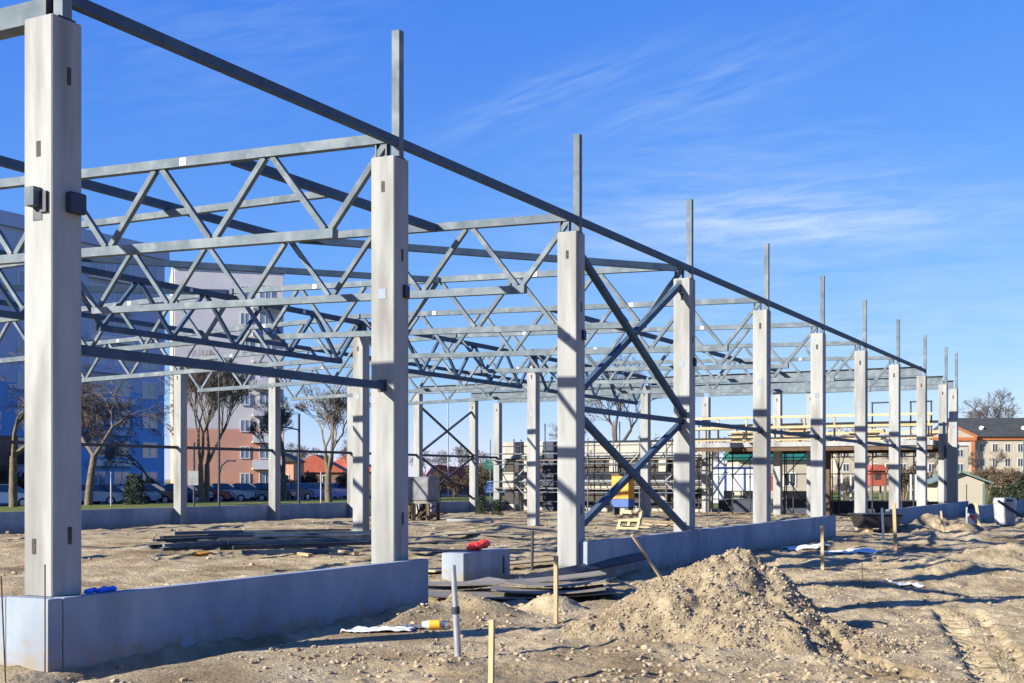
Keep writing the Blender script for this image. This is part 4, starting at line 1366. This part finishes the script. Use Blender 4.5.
# green roofed house
p = at(738, 118)
t = thing('house', (p.x, p.y, 0), 'cream house with a bright green roof seen under the deck', 'house', rz=TH - math.pi / 2)
MB().cbox(0, 6.4, 0, 6, -0.5, 3.6, 0.03).build('wall', M['cream_facade'], t)
MB().add([(-0.4, -0.5, 3.6), (6.8, -0.5, 3.6), (6.8, 6.5, 3.6), (-0.4, 6.5, 3.6), (-0.4, 3, 5.0), (6.8, 3, 5.0)], [(0, 1, 5, 4), (2, 3, 4, 5), (1, 2, 5), (3, 0, 4), (3, 2, 1, 0)]).build('roof', M['green_roof'], t)
for u in (1.4, 4.8):
    window_part(t, None, u, 1.1, 1.2, 1.3, 'white_paint', 'glass')
MB().box(2.7, 3.6, -0.05, -0.003, 0, 2.1).build('door', M['rust_red'], t)
# white tent behind the deck
p = at(704, 92)
t = thing('white_shelter', (p.x, p.y, 0), 'white sheeted site shelter with blue frame behind the fourth front column', 'shelter', rz=TH - math.pi / 2)
MB().cbox(0, 4.3, 0, 2.5, 0.0, 2.6, 0.06).build('sheet_wall', M['white_film'], t)
for u in (0.1, 1.5, 2.9, 4.2):
    MB().box(u - 0.04, u + 0.04, -0.06, -0.004, 0, 2.6).build('frame_post', M['blue_panel'], t)
MB().bar((0.1, -0.09, 0.1), (1.5, -0.09, 2.4), 0.05, 0.05).build('frame_brace', M['blue_panel'], t)
MB().bar((1.5, -0.09, 0.1), (0.1, -0.09, 2.4), 0.05, 0.05).build('frame_brace', M['blue_panel'], t)
MB().box(-0.1, 4.4, -0.1, 2.6, 2.601, 2.68).build('frame_top', M['blue_panel'], t)
# red hut on legs, shed
p = at(870, 84)
t = thing('play_hut', (p.x, p.y, 0), 'small red brown play hut on legs between the seventh and eighth front columns', 'hut', rz=TH - math.pi / 2)
MB().cbox(0, 1.05, 0, 1.1, 1.35, 2.35, 0.01).build('cabin', M['rust_red'], t)
MB().prism([(-0.15, 2.352), (1.2, 2.352), (0.85, 2.75), (0.2, 2.75)], -0.15, 1.25).build('roof', M['rust_red'], t)
MB().box(0.32, 0.72, -0.012, -0.002, 1.75, 2.2).build('opening', M['slot_dark'], t)
for x in (0.06, 0.99):
    for y in (0.06, 1.04):
        MB().box(x - 0.05, x + 0.05, y - 0.05, y + 0.05, 0, 1.348).build('leg', M['old_plank'], t)
p = at(963, 88)
t = thing('garden_shed', (p.x, p.y, 0), 'cream board shed with a grey green gable roof right of the last column', 'shed', rz=TH - math.pi / 2 - 0.1)
MB().prism([(-1.75, 0), (1.45, 0), (1.45, 1.55), (-0.15, 2.2), (-1.75, 1.55)], 0, 3).build('wall', M['cream_facade'], t)
rf = MB()
rf.bar((-0.2, 1.4, 2.32), (1.95, 1.4, 1.52), 3.4, 0.12)
rf.bar((-0.1, 1.4, 2.32), (-2.3, 1.4, 1.52), 3.4, 0.12)
rf.build('roof', M['grey_green_roof'], t)
MB().box(1.3, 1.46, -0.06, -0.002, 0, 1.5).build('corner_post', M['grey_green_roof'], t)
MB().box(-1.0, 0.2, -0.05, -0.002, 0, 1.45).build('door', M['cream_facade'], t)
# red and green roofed halls behind the back row
p = at(432, 150)
t = thing('market_hall', (p.x, p.y, 0), 'low hall with a bright red gabled roof behind the braced back bay', 'market hall', rz=TH - math.pi / 2 + 0.15)
MB().cbox(0, 6.2, 0, 8, -0.5, 1.9, 0.03).build('wall', M['brown_facade'], t)
MB().prism([(-0.4, 1.9), (6.6, 1.9), (5.4, 3.5), (3.2, 3.2), (0.8, 3.5)], -0.5, 8.5).build('roof', M['red_roof'], t)
p = at(472, 165)
t = thing('market_hall', (p.x, p.y, 0), 'low blue walled hall with a green roof, right of the red roofed hall', 'market hall', rz=TH - math.pi / 2)
MB().cbox(0, 5.6, 0, 8, -0.5, 2.0, 0.03).build('wall', M['blue_panel'], t)
MB().prism([(-0.3, 2.0), (5.9, 2.0), (2.0, 4.4)], -0.4, 8.4).build('roof', M['green_roof'], t)
for k, (px, Zd, w, h, wm, rm, lab) in enumerate(((284, 190, 9, 2.8, 'brown_facade', 'rust_red', 'red brick house far behind the dark lamp post'), (318, 215, 10, 3.0, 'brown_facade', 'red_roof', 'red roofed house far behind the bare street tree'), (262, 160, 4, 4.0, 'orange_facade', 'roof_dark', 'small orange house just right of the grey apartment block'), (-4, 100, 3.6, 3.0, 'slate_facade', 'roof_dark', 'slate blue kiosk at the left edge behind the brown tree'))):
    p = at(px, Zd)
    t = thing('house', (p.x, p.y, 0), lab, 'house', rz=TH - math.pi / 2)
    MB().cbox(0, w, 0, 8, -0.5, h, 0.03).build('wall', M[wm], t)
    MB().prism([(-0.4, h), (w + 0.4, h), (w / 2, h + w * 0.3)], -0.4, 8.4).build('roof', M[rm], t)
    for u in (w * 0.25, w * 0.7):
        window_part(t, None, u, 1.0, 1.2, 1.4, 'white_paint', 'glass')

# ---------------------------------------------------------------- cars


def make_car(paint):
    t = thing('parked_car', (0, 0, 0), 'car', 'car', 'cars parked along the street')
    prof = [(-2.12, 0.42), (-2.14, 0.75), (-2.02, 0.93), (-1.0, 1.02), (1.0, 0.96), (1.85, 0.86), (2.12, 0.68), (2.14, 0.42), (1.95, 0.28), (-1.95, 0.28)]
    b = MB()
    n = len(prof)
    vs, fs = [], []
    ring = [(-0.86, 0.93), (-0.88, 1.0), (0.88, 1.0), (0.86, 0.93)]
    for y, s in ring:
        for x, z in prof:
            vs.append((x * s, y, 0.6 + (z - 0.6) * s))
    for k in range(3):
        for i in range(n):
            j = (i + 1) % n
            fs.append((k * n + i, k * n + j, k * n + n + j, k * n + n + i))
    fs += [tuple(range(n - 1, -1, -1)), tuple(range(3 * n, 4 * n))]
    b.add(vs, fs)
    b.build('body', M[paint], t)
    cabp = [(-1.55, 0.99), (-1.15, 1.40), (-0.6, 1.48), (0.25, 1.45), (1.05, 0.97)]
    c = MB()
    vs = []
    for sgn in (-1, 1):
        for x, z in cabp:
            inn = 0.83 if z < 1.1 else 0.66
            vs.append((x, sgn * inn, z))
    c.add(vs, [(0, 1, 2, 3, 4), (9, 8, 7, 6, 5), (1, 0, 5, 6), (2, 1, 6, 7), (3, 2, 7, 8), (4, 3, 8, 9)])
    c.build('glasshouse', M['glass'], t)
    MB().add([(-1.12, -0.655, 1.425), (-0.6, -0.655, 1.50), (0.25, -0.655, 1.47), (0.25, 0.655, 1.47), (-0.6, 0.655, 1.50), (-1.12, 0.655, 1.425), (-1.12, -0.655, 1.40), (0.25, -0.655, 1.445), (0.25, 0.655, 1.445), (-1.12, 0.655, 1.40)], [(0, 1, 4, 5), (1, 2, 3, 4), (6, 7, 2, 1, 0), (5, 4, 3, 8, 9), (6, 0, 5, 9), (7, 8, 3, 2)]).build('roof', M[paint], t)
    for sgn in (-1, 1):
        MB().bar((-0.35, sgn * 0.85, 1.0), (-0.38, sgn * 0.69, 1.46), 0.07, 0.04).build('pillar', M[paint], t)
    for x in (-1.32, 1.32):
        for y in (-0.80, 0.80):
            w = MB().tube((x, y - 0.10, 0.31), (x, y + 0.10, 0.31), 0.31, n=16).build('wheel', M['tyre'], t)
            MB().tube((x, y - 0.107, 0.31), (x, y + 0.107, 0.31), 0.19, n=12).build('rim', M['rim'], w)
    for y in (-0.62, 0.62):
        MB().cbox(2.02, 2.12, y - 0.17, y + 0.17, 0.62, 0.75, 0.02).build('headlight', M['lamp_glass'], t)
        MB().cbox(-2.12, -2.03, y - 0.14, y + 0.14, 0.72, 0.88, 0.02).build('tail_light', M['tail_red'], t)
    MB().box(2.115, 2.145, -0.26, 0.26, 0.45, 0.56).build('number_plate', M['white_paint'], t)
    return t


car_specs = [(95, 'car_silver', 'silver'), (112, 'car_navy', 'navy'), (131, 'car_silver', 'pale silver'), (150, 'car_black', 'black'), (183, 'car_navy', 'dark navy'), (206, 'car_red', 'dark red'), (226, 'car_silver', 'bright silver'), (247, 'car_grey', 'grey'), (268, 'car_black', 'glossy black'), (289, 'car_navy', 'deep navy'), (311, 'car_blue', 'blue'), (333, 'car_blue', 'second blue'), (8, 'car_white', 'white')]
where = ['just right of the nearest column', 'second right of the nearest column', 'before the blue block windows', 'under the corner of the blue block', 'just right of the first back row column', 'behind the pale sign', 'before the orange wall base', 'right of the two stemmed tree', 'left of the second back row column', 'left of the dark lamp post', 'right of the dark lamp post', 'behind the single street tree', 'left of the nearest column']
protos = {}
for (px, paint, word), wh in zip(car_specs, where):
    if paint not in protos:
        c = make_car(paint)
        protos[paint] = c
    else:
        c = copy_tree(protos[paint])
    b = 66.8 + R.uniform(-0.3, 0.3)
    c.location = (px_b(px, b), b, -0.02)
    c.rotation_euler = (0, 0, math.radians(-62) + R.uniform(-0.05, 0.05) if px < 275 else math.radians(-8))
    c['label'] = word + ' car parked on the street, ' + wh

# ---------------------------------------------------------------- street furniture
p = at(299, 62)
t = thing('lamp_post', (p.x, p.y, 0), 'tall slim dark lamp post behind the back plinth wall', 'lamp post')
MB().tube((0, 0, -0.1), (0, 0, 5.0), 0.07, 0.06, n=10).build('pole', M['dark_navy'], t)
MB().tube((0, 0, 4.2), (-0.9, 0.4, 4.35), 0.04, n=6).build('arm', M['blue_panel'], t)
MB().cbox(-1.2, -0.85, 0.3, 0.5, 4.32, 4.42, 0.01).build('lamp_head', M['dark_steel'], t)
p = at(194, 62)
t = thing('street_sign', (p.x, p.y, 0), 'small pale blank sign on a dark post behind the back plinth wall', 'sign')
MB().tube((0, 0, -0.1), (0, 0, 3.6), 0.05, n=8).build('post', M['dark_steel'], t)
MB().box(-0.06, -0.05, -0.32, 0.32, 1.5, 2.2).build('sign_board', M['wrap_grey'], t)
p = at(219, 66)
t = thing('lamp_post', (p.x, p.y, 0), 'grey lamp post with a curved arm beside the two stemmed tree', 'lamp post')
MB().tube((0, 0, -0.1), (0, 0, 7.0), 0.07, 0.05, n=10).build('pole', M['dark_steel'], t)
p1 = at(224, 66) - at(219, 66)
MB().path([Vector((0, 0, 1.4)), Vector((0, 0, 2.0)), Vector((p1.x * 0.5, p1.y * 0.5, 2.5)), Vector((p1.x * 1.6, p1.y * 1.6, 2.75)), Vector((p1.x * 3.4, p1.y * 3.4, 2.75))], 0.05, 6).build('arm', M['dark_steel'], t)
for k, (px, lab) in enumerate(((321, 'white staked sapling post behind the back plinth, right of the dark lamp post'), (111, 'white slim post on the verge right of the nearest column'))):
    p = at(px, 70)
    o = MB().tube((0, 0, -0.1), (0, 0, 2.2), 0.04, n=8).build('white_post', M['bin_grey'], None)
    o.location = (p.x, p.y, 0)
    tag(o, lab, 'post')
p = at(352, 68)
p = at(448, 110)
o = MB().tube((0, 0, -0.1), (0, 0, 9.0), 0.08, 0.05, n=8).build('flag_pole', M['zinc'], None)
o.location = (p.x, p.y, 0)
tag(o, 'thin tall pole behind the braced back bay', 'pole')
for k, px in enumerate((842, 851, 911, 916)):
    p = at(px, 75)
    o = MB().tube((0, 0, -0.1), (0, 0, 2.1), 0.06, n=8).build('white_post', M['white_paint'], None)
    o.location = (p.x, p.y, 0)
    tag(o, 'slim white sapling post standing beyond the far front columns', 'post', 'white sapling posts beyond the hall')

# ---------------------------------------------------------------- bare trees


def make_tree(name, height, seed, trunkm, twigm, label, cat, spread=0.55, depth=6, trunk_r=0.2, start=0.28, droop=0.0, stems=1, thick=1.0, up=0.25, group=None, fork=(2, 3), side_p=0.55):
    rr = random.Random(seed)
    root = thing(name, (0, 0, 0), label, cat, group)
    tr, cr = MB(), MB()

    def grow(p, d, L, r, lev):
        nseg = 3 if lev < 3 else 2
        for s in range(nseg):
            j = Vector((rr.uniform(-1, 1), rr.uniform(-1, 1), rr.uniform(-1, 1))) * (0.10 if lev == 0 else 0.2)
            d = (d + j + Vector((0, 0, (up if lev < 4 else up * 0.3) - droop * lev * 0.16)) * 0.3).normalized()
            e = p + d * (L / nseg)
            r2 = r * (0.90 if nseg == 3 else 0.86)
            (tr if lev < 2 else cr).tube(p, e, r, r2, 7 if lev < 1 else 5 if lev < 3 else 3, cap=False, smooth=lev < 3)
            p, r = e, r2
            if lev >= 2 and lev < depth and rr.random() < side_p:
                side(p, d, L, r, lev)
        if lev < depth:
            n = rr.choice(fork)
            for k in range(n):
                side(p, d, L, r, lev, True)

    def side(p, d, L, r, lev, tip=False):
        ax = Vector((rr.uniform(-1, 1), rr.uniform(-1, 1), rr.uniform(-0.4, 0.6)))
        ax = (ax - d * ax.dot(d)).normalized()
        a = spread * rr.uniform(0.6, 1.35)
        nd = (d * math.cos(a) + ax * math.sin(a)).normalized()
        grow(p, nd, L * rr.uniform(0.62, 0.82), max(r * (0.72 if tip else 0.55), 0.012 * thick), lev + 1)

    for s in range(stems):
        d = Vector((0.10 * (s - (stems - 1) / 2) * 2, 0.05 * s, 1)).normalized()
        grow(Vector((0.25 * s, 0.1 * s, -0.15)) * (1.0 if trunk_r > 0.1 else 0.12) + Vector((0, 0, -0.1)), d, height * start, trunk_r, 0)
    # scale to the wanted height
    zt = max(v[2] for v in cr.v)
    k = height / zt
    tr.v = [(x * k, y * k, z * k) for x, y, z in tr.v]
    cr.v = [(x * k, y * k, z * k) for x, y, z in cr.v]
    tr.build('trunk', M[trunkm], root)
    cr.build('crown', M[twigm], root)
    return root


def put(o, px, Zd, label, s=1.0, rz=0.0, z=0.0):
    p = at(px, Zd)
    o.location = (p.x, p.y, z)
    o.scale = (s, s, s)
    o.rotation_euler = (0, 0, rz)
    o['label'] = label
    return o


ta = make_tree('bare_tree', 10.6, 21, 'bark', 'twig', 'x', 'tree', 0.36, 7, 0.19, 0.24, stems=2, thick=0.8, up=0.42, fork=(2, 2, 3), side_p=0.5)
put(ta, 204, 84, 'bare two stemmed street tree in front of the grey apartment block')
tb = make_tree('bare_tree', 8.6, 33, 'bark', 'twig', 'x', 'tree', 0.42, 7, 0.21, 0.22, thick=0.8, up=0.40, fork=(2, 2, 3), side_p=0.5)
put(tb, 329, 82, 'bare street tree with a mossy trunk behind the back plinth', 1.0, 0.6)
tw = make_tree('weeping_tree', 10.0, 45, 'bark', 'brown_twig', 'x', 'tree', 0.6, 7, 0.22, 0.28, droop=0.7, thick=0.8, side_p=0.36)
put(tw, 14, 72, 'brown weeping tree at the left edge behind the nearest column', 0.92)
put(copy_tree(tw), 88, 78, 'brown weeping tree in front of the blue block, right of the nearest column', 0.95, 2.1)
put(copy_tree(tw), 150, 101, 'brown weeping tree at the far corner of the blue block', 0.6, 4.0)
tt = make_tree('bare_tree', 15.0, 52, 'far_twig', 'far_twig', 'x', 'tree', 0.55, 6, 0.3, 0.24, thick=1.3)
put(tt, 612, 130, 'tall bare tree above the blockwork wall, right of the third front column')
put(copy_tree(tt), 270, 150, 'bare tree beyond the street, between the slim back row columns', 0.75, 1.0)
put(copy_tree(tt), 1008, 335, 'bare tree rising over the school roof at the right edge', 1.75, 2.0)
put(copy_tree(tb), 284, 100, 'bare tree right of the grey block, behind the dark lamp post', 1.0, 2.2)
tr_ = make_tree('russet_tree', 9.0, 63, 'far_twig', 'russet_twig', 'x', 'tree', 0.35, 6, 0.2, 0.2, thick=1.3, up=0.5)
put(tr_, 791, 150, 'reddish upright tree above the deck between fifth and sixth columns', 1.0)
far = make_tree('bare_tree', 9.0, 71, 'far_twig', 'far_twig', 'x', 'tree', 0.6, 6, 0.2, 0.22, thick=1.3)
put(far, 735, 170, 'far bare tree on the horizon left of the reddish tree', 0.9)
FAR = [(445, 190, 0.7), (460, 210, 0.85), (424, 200, 0.75), (482, 230, 0.8), (348, 160, 0.8), (310, 230, 0.9), (288, 240, 1.0), (715, 190, 0.9), (755, 200, 1.1), (808, 175, 1.0), (838, 180, 1.05), (862, 190, 1.1), (885, 200, 0.9), (905, 185, 1.0), (930, 200, 0.9), (660, 180, 1.0), (585, 190, 1.3), (985, 255, 0.9), (1040, 260, 1.2)]
fr = random.Random(9)
for k, (px, Zd, s) in enumerate(FAR):
    o = copy_tree(far if k % 2 else tt)
    s2 = s if k % 2 else s * 0.6
    put(o, px, Zd, 'small bare tree in the hazy belt of trees on the horizon', s2, fr.uniform(0, 6))
    o['group'] = 'bare trees along the horizon'
sh = make_tree('shrub', 2.6, 81, 'brown_twig', 'brown_twig', 'x', 'shrub', 0.7, 5, 0.05, 0.16, stems=4, thick=0.7, group='brown shrubs beyond the hall')
SHR = [(990, 110), (1003, 118), (1014, 108), (1027, 115), (978, 125), (850, 100), (862, 110), (905, 105), (914, 112), (720, 105), (310, 112), (345, 114), (285, 110), (20, 100), (4, 98), (150, 104), (440, 100), (455, 105), (480, 98), (1000, 140), (1018, 135), (985, 150)]
for k, (px, Zd) in enumerate(SHR):
    o = sh if k == 0 else copy_tree(sh)
    put(o, px, Zd, 'leafless brown shrub growing beyond the hall walls', fr.uniform(0.8, 1.25), fr.uniform(0, 6))
eg = MB()
er = random.Random(15)
for k in range(900):
    a, h = er.uniform(0, 6.28), er.random()
    r = 0.9 * (1 - 0.55 * h) * er.random() ** 0.5
    c = Vector((math.cos(a) * r, math.sin(a) * r, 0.1 + h * 2.0))
    d = Vector((er.uniform(-1, 1), er.uniform(-1, 1), er.uniform(-0.5, 1))).normalized() * 0.16
    s = Vector((er.uniform(-1, 1), er.uniform(-1, 1), er.uniform(-1, 1))).normalized() * 0.06
    eg.add([c - s, c + d, c + s, c - d * 0.5], [(0, 1, 2, 3)])
e0 = eg.build('evergreen_bush', M['evergreen'])
tag(e0, 'x', 'bush', 'dark evergreen bushes')
for k, (px, Zd, s, lab) in enumerate(((135, 77, 1.0, 'dark evergreen bush before the windows of the blue block'), (1010, 82, 0.7, 'dark evergreen bush on the lawn at the right edge, behind the bin'), (1021, 84, 0.8, 'dark evergreen bush at the very right edge of the lawn'), (995, 83, 0.6, 'small dark evergreen bush on the lawn right of the shed'), (482, 63, 0.45, 'dark evergreen bush at the left foot of the scaffold'), (497, 62, 0.38, 'second dark bush at the left foot of the scaffold'))):
    o = e0 if k == 0 else e0.copy()
    if k:
        COL.objects.link(o)
    put(o, px, Zd, lab, s, k)
